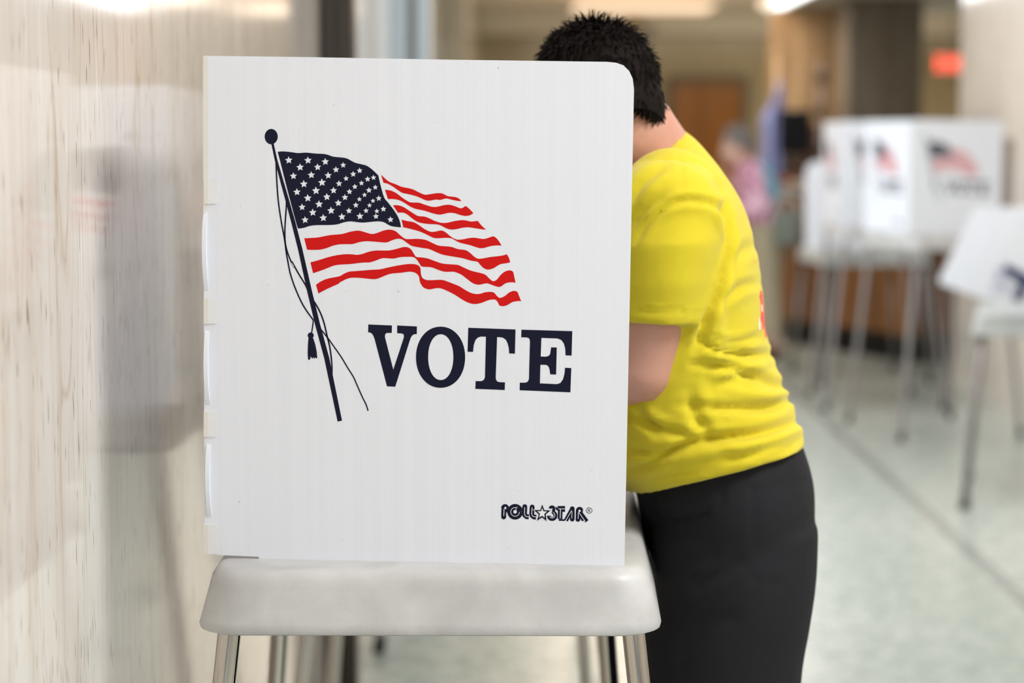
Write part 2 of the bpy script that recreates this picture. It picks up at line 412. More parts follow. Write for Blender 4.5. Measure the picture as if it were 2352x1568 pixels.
# ------------------------------------------------------------------ printed artwork traced in photograph pixels
HY = 2.0                     # depth of the hinge edge
P0 = atY(468, 700, HY)
WA = math.atan(0.034 / 0.43)
WD = Vector((math.cos(WA), -math.sin(WA), 0)); WN = Vector((-math.sin(WA), -math.cos(WA), 0))   # outward normal towards camera
def on_wing(px, py, off=0.0):
    d = ray(px, py); t = (P0 - CAM).dot(WN) / d.dot(WN)
    return CAM + d * t + WN * off
BX, BY = -0.0805, 2.215       # near booth root on the floor
ROOT = Vector((BX, BY, 0))
def uv(px, py):
    q = on_wing(px, py); return ((q - P0).dot(WD), q.z)
def poly2(bm, loops, y):
    """fill loops of (u, z) with holes at local offset y"""
    vl = [[Vector((a, b, 0)) for a, b in lp] for lp in loops]
    tris = tessellate_polygon(vl)
    flat = [v for lp in vl for v in lp]
    vs = [bm.verts.new((v.x, y, v.y)) for v in flat]
    for t in tris:
        try: f = bm.faces.new([vs[i] for i in t])
        except ValueError: continue
        f.normal_update()
        if f.normal.y > 0: f.normal_flip()
def strokeq(bm, pts, wd, y):
    q = stroke_poly(pts, wd); n = len(pts); L = [bm.verts.new((a, y, b)) for a, b in UV(Z5(q[:n]))]; Rr = [bm.verts.new((a, y, b)) for a, b in UV(Z5(q[n:][::-1]))]
    for i in range(n - 1):
        f = bm.faces.new((L[i], L[i + 1], Rr[i + 1], Rr[i])); f.normal_update()
        if f.normal.y > 0: f.normal_flip()
def Z(scale, ox, oy):
    return lambda pts: [(ox + x / scale, oy + y / scale) for x, y in pts]
Z1 = Z(3.92, 560, 260); Z2 = Z(3.92, 840, 360); Z3 = Z(3.92, 600, 600); Z4 = Z(4.3556, 820, 720); Z5 = Z(9.408, 1130, 1140)
def UV(pts): return [uv(*p) for p in pts]
def chains(*cs):
    out = []
    for c in cs: out += catmull(c, 4)
    return out
canton = chains(Z1([(305,347),(350,343),(420,349),(490,358),(560,354),(640,362),(720,366),(760,375),(810,391),(900,400),(940,412),(1000,444),(1060,459),(1110,474),(1160,510),(1212,560)]),
  Z1([(1212,560),(1220,600),(1240,680),(1265,760),(1300,805),(1350,870),(1390,935),(1408,985),(1415,1027)]),
  Z1([(1415,1027),(1340,1018),(1305,1005),(1260,980),(1220,973),(1170,975),(1090,983),(1040,982),(960,973),(900,982),(840,1000),(760,1006),(650,1007),(590,1015),(545,1030),(495,1037),(485,1028)]),
  Z1([(485,1028),(470,980),(430,830),(380,640),(340,480),(305,347)]))
stars = [(405,423,36),(578,424,36),(734,436,35),(895,467,28),(1043,516,28),(1168,579,26),(507,486,36),(665,485,34),(830,508,31),(985,548,29),(1115,593,28),(447,565,34),(608,556,35),(760,560,34),(921,587,26),(1060,629,26),(1184,667,25),(541,637,37),(704,623,38),(858,633,31),(1000,661,27),(1127,693,29),(479,709,35),(650,697,38),(808,695,33),(952,706,28),(1087,735,24),(1215,766,28),(576,764,37),(748,753,35),(911,757,31),(1041,774,24),(1163,788,23),(525,845,33),(678,819,37),(851,808,34),(1009,827,28),(1132,829,23),(621,893,36),(786,876,37),(947,878,30),(1101,877,26),(1198,881,24),(1257,862,28),(552,960,34),(716,942,36),(884,932,35),(1046,927,34),(1190,928,28),(1321,957,30)]
def star(cx, cy, r, rot=0.0, inner=0.45):
    return [(cx + (r if k % 2 == 0 else r * inner) * math.sin(rot + k * PI / 5), cy - (r if k % 2 == 0 else r * inner) * math.cos(rot + k * PI / 5)) for k in range(10)]
# stripes: (top chain, end, bottom chain)
R1 = (Z2([(138,160),(180,200),(215,226),(270,247),(325,270),(390,283),(430,295),(480,320),(530,340),(580,336),(640,327),(690,330),(730,350),(760,357),(810,363),(840,376),(863,398)]),
      Z2([(863,398),(830,397),(780,387),(730,375),(700,380),(670,388),(630,385),(570,395),(530,387),(470,360),(430,347),(380,335),(330,324),(290,300),(240,265),(200,243),(160,233)]))
R2 = (Z2([(173,295),(230,305),(280,330),(340,375),(390,405),(420,411),(480,413),(530,430),(600,450),(650,448),(700,436),(750,431),(800,443),(850,462),(875,458),(900,444),(930,465),(970,507)]),
      Z2([(970,507),(940,525),(900,532),(850,523),(800,507),(750,504),(700,515),(660,520),(600,507),(530,485),(450,468),(400,447),(350,415),(300,390),(250,380),(200,380)]))
R3 = (Z2([(245,436),(290,436),(340,452),(400,490),(450,522),(480,534),(530,538),(570,552),(630,580),(690,595),(740,592),(800,578),(860,570),(900,572),(950,582),(1010,576)]), Z2([(1010,576),(1040,615),(1083,655)]),
      Z2([(1083,655),(1050,653),(1000,645),(930,635),(880,637),(830,648),(780,655),(730,645),(680,620),(640,608),(560,604),(480,590),(430,563),(380,523),(340,503),(290,503)]))
R4 = (Z2([(323,565),(370,577),(430,588),(480,615),(530,650),(580,673),(620,674),(680,663),(720,680),(770,720),(820,744),(870,743),(920,733),(980,728),(1060,739),(1110,727),(1150,716),(1185,740),(1224,798)]),
      Z2([(1224,798),(1170,798),(1120,805),(1050,823),(1000,815),(940,795),(850,773),(800,748),(770,733),(720,729),(640,733),(600,725),(540,695),(480,670),(400,648),(338,634)]))
R5 = (Z1([(544,1125),(600,1122),(670,1117),(780,1096),(880,1087),(960,1066),(1030,1056),(1080,1067),(1150,1086),(1200,1077),(1260,1055)]) +
      Z2([(220,655),(270,670),(310,705),(355,737),(400,740),(470,738),(540,748),(600,775),(650,797),(700,804),(770,810),(830,830),(900,840),(940,865),(980,900),(1015,917),(1060,913),(1120,902),(1200,893),(1245,885),(1270,876)]),
      Z2([(1270,876),(1290,910),(1301,950)]),
      Z2([(1301,950),(1270,957),(1220,965),(1190,978),(1150,1003),(1100,1015),(1060,1000),(1030,970),(1005,944),(950,935),(870,912),(800,900),(700,882),(640,860),(570,830),(510,820),(420,803),(380,780),(330,745),(290,737),(240,750),(190,770),(130,768),(60,762),(0,760)]) +
      Z1([(1040,1160),(980,1177),(920,1178),(860,1180),(800,1193),(750,1212),(690,1227),(630,1230),(570,1228)]))
R6 = (Z1([(600,1342),(680,1320),(760,1295),(840,1277),(920,1268),(980,1270),(1020,1274),(1070,1265),(1130,1245),(1200,1235),(1300,1235),(1370,1222)]) +
      Z2([(340,812),(380,815),(410,835),(435,875),(455,900),(500,905),(560,915),(620,937),(690,960),(760,967),(830,973),(880,995),(950,1025),(1040,1047),(1080,1063),(1110,1092),(1145,1119),(1180,1105),(1215,1063),(1250,1035),(1290,1022),(1325,1033),(1338,1080),(1349,1133)]),
      Z2([(1349,1133),(1310,1129),(1270,1135),(1245,1147),(1220,1166),(1195,1171),(1150,1158),(1110,1143),(1080,1139),(1020,1151),(970,1140),(920,1105),(860,1060),(800,1036),(760,1034),(710,1034),(660,1020),(590,994),(510,988),(490,970),(460,925),(430,903),(380,900),(310,903),(250,916),(180,912),(140,915),(80,938),(30,951),(0,951)]) +
      Z1([(1040,1347),(960,1357),(860,1363),(800,1375),(720,1407),(624,1440)]))
R7 = (Z1([(650,1543),(700,1510),(760,1487),(860,1467),(900,1445),(950,1425),(1010,1420)]) +
      Z2([(0,1021),(60,1016),(130,1012),(200,996),(290,978),(370,966),(430,965),(470,975),(492,1000),(497,1050),(510,1088),(540,1106),(580,1110),(680,1107),(730,1120),(790,1143),(840,1163),(900,1200),(950,1225),(1000,1235),(1040,1230),(1070,1220),(1120,1215),(1155,1222),(1180,1250),(1200,1267),(1225,1266),(1260,1247),(1290,1222),(1330,1207),(1365,1215),(1380,1250),(1400,1300)]),
      Z2([(1400,1300),(1370,1298),(1320,1308),(1280,1332),(1240,1344),(1205,1338),(1190,1310),(1170,1287),(1140,1284),(1100,1292),(1040,1315),(985,1325),(930,1315),(870,1285),(800,1240),(720,1200),(670,1183),(630,1183),(570,1193),(520,1175),(490,1130),(480,1080),(460,1053),(430,1038),(390,1034),(320,1043),(240,1050),(190,1063),(130,1088),(80,1101),(0,1095)]) +
      Z1([(1050,1482),(980,1480),(930,1490),(860,1525)]) + Z3([(700,200),(600,245),(515,289)]))
pole = ([(626,330),(634,367),(648,418),(661,464),(675,515),(690,574),(710,664),(729,743),(750.5,822),(780.6,966.8)], [5.5,6,7.5,8.5,9.5,10,11,11.5,11.5,10.5])
ropes = [(Z1([(290,420),(297,600),(310,780),(335,960),(370,1150),(385,1270),(410,1400)]) + Z3([(240,0),(262,110),(310,250),(380,400),(470,530)]), 3.4),
         (Z1([(384,800),(382,860),(372,1000),(370,1100),(375,1180),(400,1270),(450,1390)]) + Z3([(275,0),(330,100),(400,215),(418,260)]), 3.4),
         (Z3([(455,330),(500,400),(540,480),(570,570),(595,680),(615,760),(630,860),(637,960),(635,1070)]), 3.6),
         (Z3([(520,590),(560,640),(600,690),(650,760),(720,860),(780,960),(830,1040),(870,1130),(910,1220),(945,1290),(962,1345)]), 3.0),
         (Z3([(470,530),(465,570),(455,640)]), 3.0)]
tassel = Z3([(425,690),(420,760),(418,830),(422,885),(440,885),(445,855),(460,878),(470,862),(480,880),(485,865),(505,875),(500,810),(485,740),(468,690)])
LV = Z4([(113,108),(350,118),(348,193),(300,193),(286,202),(280,220),(281,240),(363,560),(468,240),(469,218),(463,204),(445,198),(402,196),(402,118),(600,128),(598,205),(572,206),(553,218),(540,238),(528,270),(383,731),(300,727),(175,250),(162,218),(145,196),(130,189),(112,187)])
def ell(cx, cy, rx, ry, n=48, e=2.0):
    o = []
    for k in range(n):
        c, s = math.cos(2 * PI * k / n), math.sin(2 * PI * k / n)
        o.append((cx + rx * math.copysign(abs(c) ** (2 / e), c), cy + ry * math.copysign(abs(s) ** (2 / e), s)))
    return o
LO = [Z4(ell(836, 436, 246, 306, 56, 2.08)), Z4(ell(838, 435, 126, 229, 48, 2.1))]
LT = Z4([(1113,141),(1586,158),(1580,401),(1522,398),(1519,345),(1508,300),(1490,262),(1462,242),(1435,236),(1402,235),(1388,640),(1391,660),(1403,677),(1425,685),(1481,687),(1478,764),(1184,752),(1187,674),(1235,675),(1258,670),(1273,655),(1280,632),(1290,231),(1240,229),(1208,240),(1185,265),(1168,315),(1161,383),(1106,381)])
LE = Z4([(1645,160),(2154,175),(2147,420),(2086,417),(2083,350),(2070,300),(2045,265),(2005,248),(1845,243),(1838,428),(1885,431),(1915,424),(1932,405),(1942,337),(1999,338),(1992,609),(1933,607),(1927,560),(1915,528),(1895,513),(1835,511),(1830,697),(2000,705),(2035,693),(2062,655),(2076,600),(2081,541),(2144,544),(2135,787),(1627,766),(1629,690),(1685,690),(1708,680),(1720,655),(1730,290),(1728,262),(1718,245),(1700,238),(1643,237)])
def art_flag_navy(bm, y):
    poly2(bm, [UV(canton)] + [UV(Z1(star(cx, cy, r, -0.06, 0.47))) for cx, cy, r in stars], y)
    poly2(bm, [UV(Z1(ell(247, 210, 59, 69)))], y)
    poly2(bm, [UV(stroke_poly(*pole))], y)
    for p, wd in ropes: poly2(bm, [UV(stroke_poly(catmull(p, 4), wd))], y - 0.00003)
    poly2(bm, [UV(tassel)], y); poly2(bm, [UV(Z3(ell(446, 667, 28, 28, 20)))], y)
def art_flag_red(bm, y):
    for s in (R1, R2, R3, R4, R5, R6, R7): poly2(bm, [UV(chains(*s))], y)
def art_word(bm, y):
    poly2(bm, [UV(LV)], y); poly2(bm, [UV(l) for l in LO], y); poly2(bm, [UV(LT)], y); poly2(bm, [UV(LE)], y)
def arc(cx, cy, r, a0, a1, n=20):
    return [(cx + r * math.cos(math.radians(a0 + (a1 - a0) * k / n)), cy + r * math.sin(math.radians(a0 + (a1 - a0) * k / n))) for k in range(n + 1)]
logo_thick = [([(253, 438), (254, 330), (258, 250)], 106), (arc(283, 250, 44, 180, 360, 14), 88), ([(327, 250), (327, 300), (300, 318)], 84),
    (arc(500, 328, 104, 0, 360, 44), 130), (arc(565, 262, 30, 180, 360, 10), 70),
    ([(709, 220), (703, 360), (712, 405), (745, 432), (797, 438)], 108), ([(868, 225), (860, 370), (868, 412), (900, 438), (955, 446)], 106),
    (arc(1297, 262, 42, 185, 360, 14), 62), ([(1339, 262), (1336, 295), (1310, 322)], 62), (arc(1300, 412, 72, -70, 180, 24), 84), ([(1300, 330), (1345, 360)], 60),
    ([(1420, 250), (1580, 248)], 92), ([(1478, 260), (1470, 485)], 100), ([(1490, 300), (1580, 300)], 56), ([(1392, 255), (1440, 290)], 50), ([(1445, 505), (1575, 508)], 36),
    ([(1598, 518), (1735, 262)], 92), ([(1735, 265), (1735, 490)], 100), ([(1860, 490), (1864, 290)], 102), (arc(1893, 300, 46, 180, 360, 14), 66), ([(1939, 298), (1930, 340), (1905, 352)], 60), ([(1905, 340), (2052, 535)], 84), ([(1900, 400), (1975, 520)], 60)]
logo_dots = [(253, 438, 54), (709, 218, 53), (868, 225, 52), (1735, 262, 52), (1735, 490, 48), (1858, 492, 52), (1390, 245, 20)]
logo_thin = [([(256, 420), (262, 262)], 14), (arc(500, 330, 94, 0, 290, 36), 11), (arc(560, 268, 42, 180, 262, 8), 10), ([(518, 268), (522, 300)], 10), ([(708, 232), (703, 370), (716, 412), (745, 432), (797, 437)], 13),
    ([(866, 235), (860, 370), (870, 412), (900, 434), (955, 437)], 13), ([(1430, 264), (1580, 266)], 12), ([(1480, 270), (1474, 468)], 15), ([(1270, 290), (1300, 258)], 10),
    (arc(1300, 402, 60, -70, 150, 20), 12), ([(1588, 530), (1722, 300)], 12), ([(1730, 320), (1726, 470)], 12), ([(1862, 480), (1868, 330)], 12), ([(1880, 345), (2015, 535)], 12)]
LOGO_KEEP = 1
starO = [(1085,168),(1132,292),(1267,298),(1165,382),(1180,527),(1080,450),(972,522),(1012,382),(903,288),(1045,290)]
def scl(pts, k, c=(1083, 352)): return [(c[0] + (x - c[0]) * k, c[1] + (y - c[1]) * k) for x, y in pts]
def art_logo(bm, y):
    for k_, (p, wd) in enumerate(logo_thick): strokeq(bm, p, wd, y - k_ * 2e-6)
    for cx, cy, r in logo_dots: poly2(bm, [UV(Z5(ell(cx, cy, r, r, 20)))], y)
    poly2(bm, [UV(Z5(starO)), UV(Z5(scl(starO, 0.60)))], y - 0.0002)
    poly2(bm, [UV(Z5(ell(2100, 300, 68, 66, 28))), UV(Z5(ell(2100, 300, 56, 54, 28)))], y)
    for p, wd in (([(2080, 335), (2080, 270)], 11), ([(2080, 270), (2108, 272), (2116, 287), (2106, 302), (2080, 303)], 11), ([(2098, 303), (2124, 335)], 12)):
        poly2(bm, [UV(Z5(stroke_poly(p, wd)))], y)
def art_logo_white(bm, y):
    poly2(bm, [UV(Z5(scl(starO, 1.13)))], y - 0.0001 + 0.00004)
    poly2(bm, [UV(Z5(ell(500, 330, 36, 36, 20)))], y - 0.0001)
    poly2(bm, [UV(Z5(ell(290, 245, 22, 26, 16)))], y - 0.0001)
    poly2(bm, [UV(Z5(ell(1893, 308, 24, 26, 16)))], y - 0.0001)
    for k_, (p, wd) in enumerate(logo_thin): strokeq(bm, p, wd, y - 0.0001 - k_ * 2e-6)

# ------------------------------------------------------------------ voting booth
TZ = (atY(1200, 1300, 1.962)).z       # tray surface
T = 0.0045
def slab(name, pts, t, m, parent, bev=0.0):
    """polygon of (u, z) at y=0 extruded to y=t"""
    bm = bmesh.new()
    n = len(pts)
    a = [bm.verts.new((u, 0, z)) for u, z in pts]; b = [bm.verts.new((u, t, z)) for u, z in pts]
    bm.faces.new(a); bm.faces.new(b[::-1])
    for i in range(n): bm.faces.new((a[i], b[i], b[(i + 1) % n], a[(i + 1) % n]))
    bmesh.ops.triangulate(bm, faces=[f for f in bm.faces if len(f.verts) > 4])
    bmesh.ops.recalc_face_normals(bm, faces=bm.faces)
    return from_bm(name, bm, m, parent)
def rrect(x0, x1, y0, y1, r, n=8):
    out = []
    for cx, cy, a in ((x1 - r, y1 - r, 0), (x0 + r, y1 - r, 90), (x0 + r, y0 + r, 180), (x1 - r, y0 + r, 270)):
        for k in range(n + 1):
            t = math.radians(a + 90 * k / n); out.append((cx + r * math.cos(t), cy + r * math.sin(t)))
    return out
def make_tray(m, root, x0, x1, y0, y1, ztop, zbot):
    """moulded tray: flat top, soft shoulder, flared apron and thin inner lip"""
    bm = bmesh.new(); H = ztop - zbot
    prof = [(0.030, 0.0), (0.016, 0.0), (0.010, -0.0012), (0.005, -0.0045), (0.0015, -0.010), (0.0, -0.016)]
    flare = 0.011
    rings = []
    def ring(inset, z, r): return [(x + 0.03 * (y - y0) * (x - x0) / (x1 - x0), y, z) for x, y in rrect(x0 + inset, x1 - inset, y0 + inset, y1 - inset, r)]
    for ins, dz in prof: rings.append(ring(ins, ztop + dz, max(0.012, 0.040 - ins * 0.5)))
    k = 6
    for i in range(1, k + 1):
        f = i / k; z = (ztop - 0.016) + f * (-(H - 0.016) + 0.006)
        rings.append(ring(-flare * f, z, 0.040 + 0.004 * f))
    rings.append(ring(-flare + 0.001, zbot + 0.002, 0.044)); rings.append(ring(-flare + 0.006, zbot, 0.04))
    rings.append(ring(-flare + 0.010, zbot + 0.002, 0.036)); rings.append(ring(-flare + 0.012, zbot + 0.02, 0.034)); rings.append(ring(0.01, ztop - 0.012, 0.03))
    rings_mesh(bm, rings, True)
    bmesh.ops.recalc_face_normals(bm, faces=bm.faces)
    o = from_bm('tray', bm, m, root, True); auto(o, 50); return o

lz = atY(500, 1459, 1.93).z
tx0 = atY(443, 1440, 1.925).x - BX + 0.011; tx1 = atY(1524, 1440, 1.925).x - BX - 0.011
ty0 = 1.935 - BY; ty1 = 2.475 - BY
def make_booth(first=True):
    root = empty('voting_booth', (BX, BY, 0))
    make_tray(M_tray, root, tx0, tx1, ty0, ty1, TZ, lz)
    # legs with steel tubes and rubber feet
    for sx in (-1, 1):
        for sy in (-1, 1):
            top = Vector((tx0 + 0.026 if sx < 0 else (tx1 - 0.022 if sy < 0 else tx1 - 0.034), ty0 + 0.03 if sy < 0 else ty1 - 0.03, TZ - 0.012))
            foot = top + Vector((sx * (0.095 if sy < 0 else 0.07), sy * 0.06, 0)); foot.z = 0.012
            bm = bmesh.new(); tube(bm, [top, top.lerp(foot, .5), foot], 0.0118, 20)
            lg = from_bm('leg', bm, M_chrome, root, True); auto(lg, 60)
            bm = bmesh.new(); fp = top.lerp(foot, 0.965); tube(bm, [fp, foot, Vector((foot.x, foot.y, 0.0))], [0.0145, 0.0155, 0.0165], 16)
            from_bm('foot_cap', bm, M_rubber, lg, True)
    # near wing, in its own frame: x along the panel, y into the scene, z up
    Mw = Matrix.Translation(Vector((P0.x, P0.y, 0)) - ROOT) @ Matrix.Rotation(-WA, 4, 'Z')
    out = UV([(468,128),(700,131),(1000,136.5),(1395,142),(1415,144),(1432,150),(1445,163),(1453,180),(1456,205),(1446,700),(1434,1302),(1425,1303.5),(1265,1300),(1262,1297),(1248,1297),(1246,1300),(920,1295),(690,1288),(596,1287),(594,1278),(470,1273),(468,700)])
    wing = slab('side_panel', out, T, M_panel, root); wing.matrix_local = Mw
    for nm, fn, mt, y in (('flag_and_pole_print', art_flag_navy, M_navy, -0.00012), ('stripe_print', art_flag_red, M_red, -0.00012), ('lettering', art_word, M_navy, -0.00012), ('logo_print', art_logo, M_navy, -0.00012), ('logo_inline', art_logo_white, M_white_ink, -0.00014)):
        bm = bmesh.new(); fn(bm, y); from_bm(nm, bm, mt, wing)
    # hinge edge strip and wrap-round tabs
    e = slab('edge_strip', UV([(466.5,129),(478,129.5),(478.5,465),(474,470),(469,520),(467,560)]), 0.0006, M_strip, wing); e.location = (0, -0.0007, 0)
    for y0, y1, x1 in ((410, 468, 500), (685, 743, 499), (945, 1003, 499), (1204, 1272, 501)):
        q = UV([(469,y0),(x1-3,y0),(x1,y0+3),(x1,y1-3),(x1-3,y1),(469,y1)])
        tb = slab('hinge_tab', q, 0.0008, M_tab, wing); tb.location = (0, -0.0009, 0)
        q = UV([(468.5,y0),(479,y0),(479,y1),(468.5,y1)]); tc = slab('tab_fold', q, 0.0005, M_strip, tb); tc.location = (0, -0.0005, 0)
    # back panel along the wall: edges bow out between the tabs
    yb0, yb1 = P0.y - BY + 0.004, ty1 - 0.010
    xb = P0.x - BX
    zt, zb = uv(470, 128)[1] - 0.004, TZ + 0.002
    zs = [uv(470, y)[1] for y in (470, 685, 743, 945, 1003, 1203)]
    bm = bmesh.new()
    def bow(z):
        for a, b in ((zs[0], zs[1]), (zs[2], zs[3]), (zs[4], zs[5])):
            if b < z < a:
                f = (z - b) / (a - b); return math.sin(PI * f) ** 0.45 * 1.0
        return 0
    nz = 90; rows = []
    for i in range(nz + 1):
        z = zt + (zb - zt) * i / nz; b = bow(z)
        row = []
        for yy, k in ((yb0 - 0.010, 1), (yb0 + 0.01, .8), (yb0 + 0.05, .3), (yb0 + 0.12, 0), ((yb0 + yb1) / 2, 0), (yb1, 0)):
            xx = xb + 0.0026 - (0.0028 * k * b if k else 0.0) + (0.001 if yy > yb0 + .1 else 0)
            y2 = yy + (0.012 * (1 - b) if yy < yb0 else 0)
            row.append((xx, y2, z))
        rows.append(row)
    A = [[bm.verts.new(p) for p in r] for r in rows]; B = [[bm.verts.new((p[0] + 0.0042, p[1], p[2])) for p in r] for r in rows]
    n = len(rows[0])
    for i in range(nz):
        for j in range(n - 1):
            bm.faces.new((A[i][j], A[i][j + 1], A[i + 1][j + 1], A[i + 1][j])); bm.faces.new((B[i][j], B[i + 1][j], B[i + 1][j + 1], B[i][j + 1]))
        bm.faces.new((A[i][0], A[i + 1][0], B[i + 1][0], B[i][0])); bm.faces.new((A[i][-1], B[i][-1], B[i + 1][-1], A[i + 1][-1]))
    for j in range(n - 1):
        bm.faces.new((A[0][j], B[0][j], B[0][j + 1], A[0][j + 1])); bm.faces.new((A[-1][j], A[-1][j + 1], B[-1][j + 1], B[-1][j]))
    bmesh.ops.recalc_face_normals(bm, faces=bm.faces)
    back = from_bm('back_panel', bm, M_panel, root)
    # artwork on the outside of the back panel, centred
    Mb = Matrix.Translation((xb + 0.0028, yb1 - 0.02, 0)) @ Matrix.Rotation(-PI / 2, 4, 'Z') @ Matrix.Diagonal((1.0, 1, 1, 1))
    for nm, fn, mt in (('flag_and_pole_print', art_flag_navy, M_navy), ('stripe_print', art_flag_red, M_red), ('lettering', art_word, M_navy), ('logo_print', art_logo, M_navy)):
        bm = bmesh.new(); fn(bm, -0.0004); o = from_bm(nm, bm, mt, back); o.matrix_local = Mb
    # far wing
    wf = slab('side_panel', [(0, zb), (0, zt)] + [(0.360, zt - 0.004)] + [(0.380, zt - 0.006), (0.398, zt - 0.016), (0.405, zt - 0.035)] + [(0.40, zb)], T, M_panel, root)
    wf.location = (xb + 0.004, yb1, 0)
    return root
booth = make_booth()
tag(booth, 'white voting booth with large flag and VOTE panel, closest to the camera', 'voting booth', 'voting booths')

def place(src, x, y, rz, label, tray=None, leg=None):
    c = copy_tree(src); c.location = (x, y, 0); c.rotation_euler = (0, 0, rz)
    tag(c, label, 'voting booth', 'voting booths')
    if tray:
        for ch in c.children:
            if ch.name.startswith('leg'):
                ch.data = ch.data.copy(); ch.data.materials[0] = leg
    return c
place(booth, BX - 0.01, BY + 1.14, 0, 'white voting booth by the marble wall mostly hidden behind the closest booth')
place(booth, BX + 0.03, BY + 3.15, 0, 'third voting booth along the marble wall, only its thin legs and feet showing')
# distant group on the right
def root_for_corner(px, py, Y, rz):
    """root position that puts the near hinge corner of a booth at a point of the floor plan"""
    q = atY(px, py, Y); loc = Vector((P0.x - BX, P0.y - BY, 0)); loc.rotate(Matrix.Rotation(rz, 3, 'Z'))
    return q.x - loc.x, Y - loc.y
x, y = root_for_corner(2090, 400, 8.75, math.radians(15))
place(booth, x, y, math.radians(15), 'distant white voting booth turned so a bright face and the flag side both show', 1, M_leg_grey)
x, y = root_for_corner(1927, 400, 9.75, math.radians(1))
place(booth, x, y, math.radians(1), 'distant white voting booth half hidden behind the bright faced one', 1, M_leg_grey)

def low_booth(name_label, loc, rz, slant, zt, panels, traym, prints):
    root = empty('low_voting_booth', (loc[0], loc[1], 0), rz); tag(root, name_label, 'voting booth')
    W, D = 0.56, 0.62
    make_tray(traym, root, -W / 2, W / 2, -D / 2, D / 2, zt, zt - 0.075)
    for sx in (-1, 1):
        for sy in (-1, 1):
            top = Vector((sx * (W / 2 - .03), sy * (D / 2 - .03), zt - .012)); foot = Vector((top.x + sx * .05, top.y + sy * .05, 0.0))
            bm = bmesh.new(); tube(bm, [top, foot], 0.014, 16)
            lg = from_bm('leg', bm, M_leg_grey, root, True)
            bm = bmesh.new(); tube(bm, [top.lerp(foot, .96), foot], 0.018, 14); from_bm('foot_cap', bm, M_rubber, lg, True)
    return root
# low booth with slanted wings at the right edge: near corner of the apron on the rays (2185, 740) and (2340, 785)
cz = 0.0
near = atY(2345, 785, 7.0)
lb = low_booth('low grey voting booth with slanted white wings at the right edge', (2.0, 7.32), math.radians(-14), 28, 0.70, 0, M_tray_grey, 0)
def slanted(parent, pts, yloc, name='side_panel'):
    o = slab(name, pts, 0.006, M_panel, parent); return o
def wing_at(parent, pix, Y, name, m=M_panel, t=0.006, off=0.0):
    """polygon given on the plane y = Y in world, stored in the parent's frame"""
    Mi = (Matrix.Translation(parent.location) @ parent.rotation_euler.to_matrix().to_4x4()).inverted()
    bm = bmesh.new(); a = []; b = []
    for px, py in pix:
        q = atY(px, py, Y); q.y = Y - off; a.append(bm.verts.new(Mi @ q)); q2 = q.copy(); q2.y += t; b.append(bm.verts.new(Mi @ q2))
    n = len(a); bm.faces.new(a); bm.faces.new(b[::-1])
    for i in range(n): bm.faces.new((a[i], b[i], b[(i + 1) % n], a[(i + 1) % n]))
    bmesh.ops.recalc_face_normals(bm, faces=bm.faces)
    return from_bm(name, bm, m, parent)
wf = wing_at(lb, [(2160, 652), (2158, 640), (2238, 482), (2246, 476), (2430, 476), (2430, 700), (2352, 705), (2300, 700)], 7.55, 'side_panel')
wn = wing_at(lb, [(2243, 668), (2245, 655), (2345, 478), (2356, 470), (2560, 470), (2600, 560), (2560, 790), (2400, 742)], 7.02, 'side_panel')
wing_at(lb, [(2302, 622), (2311, 606), (2362, 631), (2370, 645), (2343, 694), (2325, 684), (2344, 648)], 7.01, 'lettering', mat('deep_blue_print', (0.008, 0.02, 0.09), 0.5), 0.0005)
for q in ([(2290, 615), (2304, 622), (2296, 650), (2284, 642)], [(2296, 660), (2308, 640), (2322, 655), (2308, 672)], [(2280, 655), (2290, 662), (2284, 676), (2276, 668)]):
    wing_at(lb, q, 7.01, 'faded_print', M_lilac, 0.0005)
# plain low booth left of the distant group
lc = low_booth('low voting booth with a plain rounded pale wing beside the walnut desk', (1.93, 11.0), 0.1, 0, 0.72, 0, M_tray_grey, 0)
wing_at(lc, [(1850, 572), (1850, 400), (1853, 385), (1862, 375), (1876, 370), (2010, 368), (2010, 574)], 10.6, 'side_panel')
wing_at(lc, [(1985, 572), (1985, 372), (2100, 372), (2100, 566)], 11.25, 'back_panel')

# ------------------------------------------------------------------ walnut desk, counter, monitor, flag, post
def quad_prism(bm, p, z0, z1):
    a = [bm.verts.new((x, y, z0)) for x, y in p]; b = [bm.verts.new((x, y, z1)) for x, y in p]
    n = len(p); bm.faces.new(a[::-1]); bm.faces.new(b)
    for i in range(n): bm.faces.new((a[i], a[(i + 1) % n], b[(i + 1) % n], b[i]))
A0 = Vector((1.74, 12.95)); A1 = Vector((2.36, 11.75)); nrm = Vector((1.2, 0.62)).normalized()
desk = empty('reception_desk', (1.9, 12.6, 0)); tag(desk, 'dark walnut reception desk with black kick plate and pale countertop', 'desk')
def dp(a, b, off0, off1): return [(v.x - 1.9, v.y - 12.6) for v in (a - nrm * off0, b - nrm * off0, b + nrm * off1, a + nrm * off1)]
bm = bmesh.new(); quad_prism(bm, dp(A0, A1, 0.0, 0.6), 0.16, 0.68); from_bm('front_panelling', bm, M_desk, desk)
bm = bmesh.new(); quad_prism(bm, dp(A0, A1, -0.03, 0.58), 0.0, 0.16); from_bm('kick_plate', bm, M_black, desk)
bm = bmesh.new(); quad_prism(bm, dp(A0, A1, 0.04, 0.6), 0.68, 0.72); from_bm('ledge', bm, M_black, desk)
bm = bmesh.new(); quad_prism(bm, dp(A0, A1, -0.02, 0.58), 0.72, 0.98); from_bm('upper_panel', bm, M_desk_up, desk)
bm = bmesh.new(); quad_prism(bm, dp(A0, A1, 0.06, 0.62), 0.98, 1.035); from_bm('countertop', bm, M_counter, desk)
q = atY(1826, 310, 12.9)
r = empty('computer_monitor', (q.x, 12.9, 1.035)); tag(r, 'black computer monitor standing on the desk countertop', 'monitor')
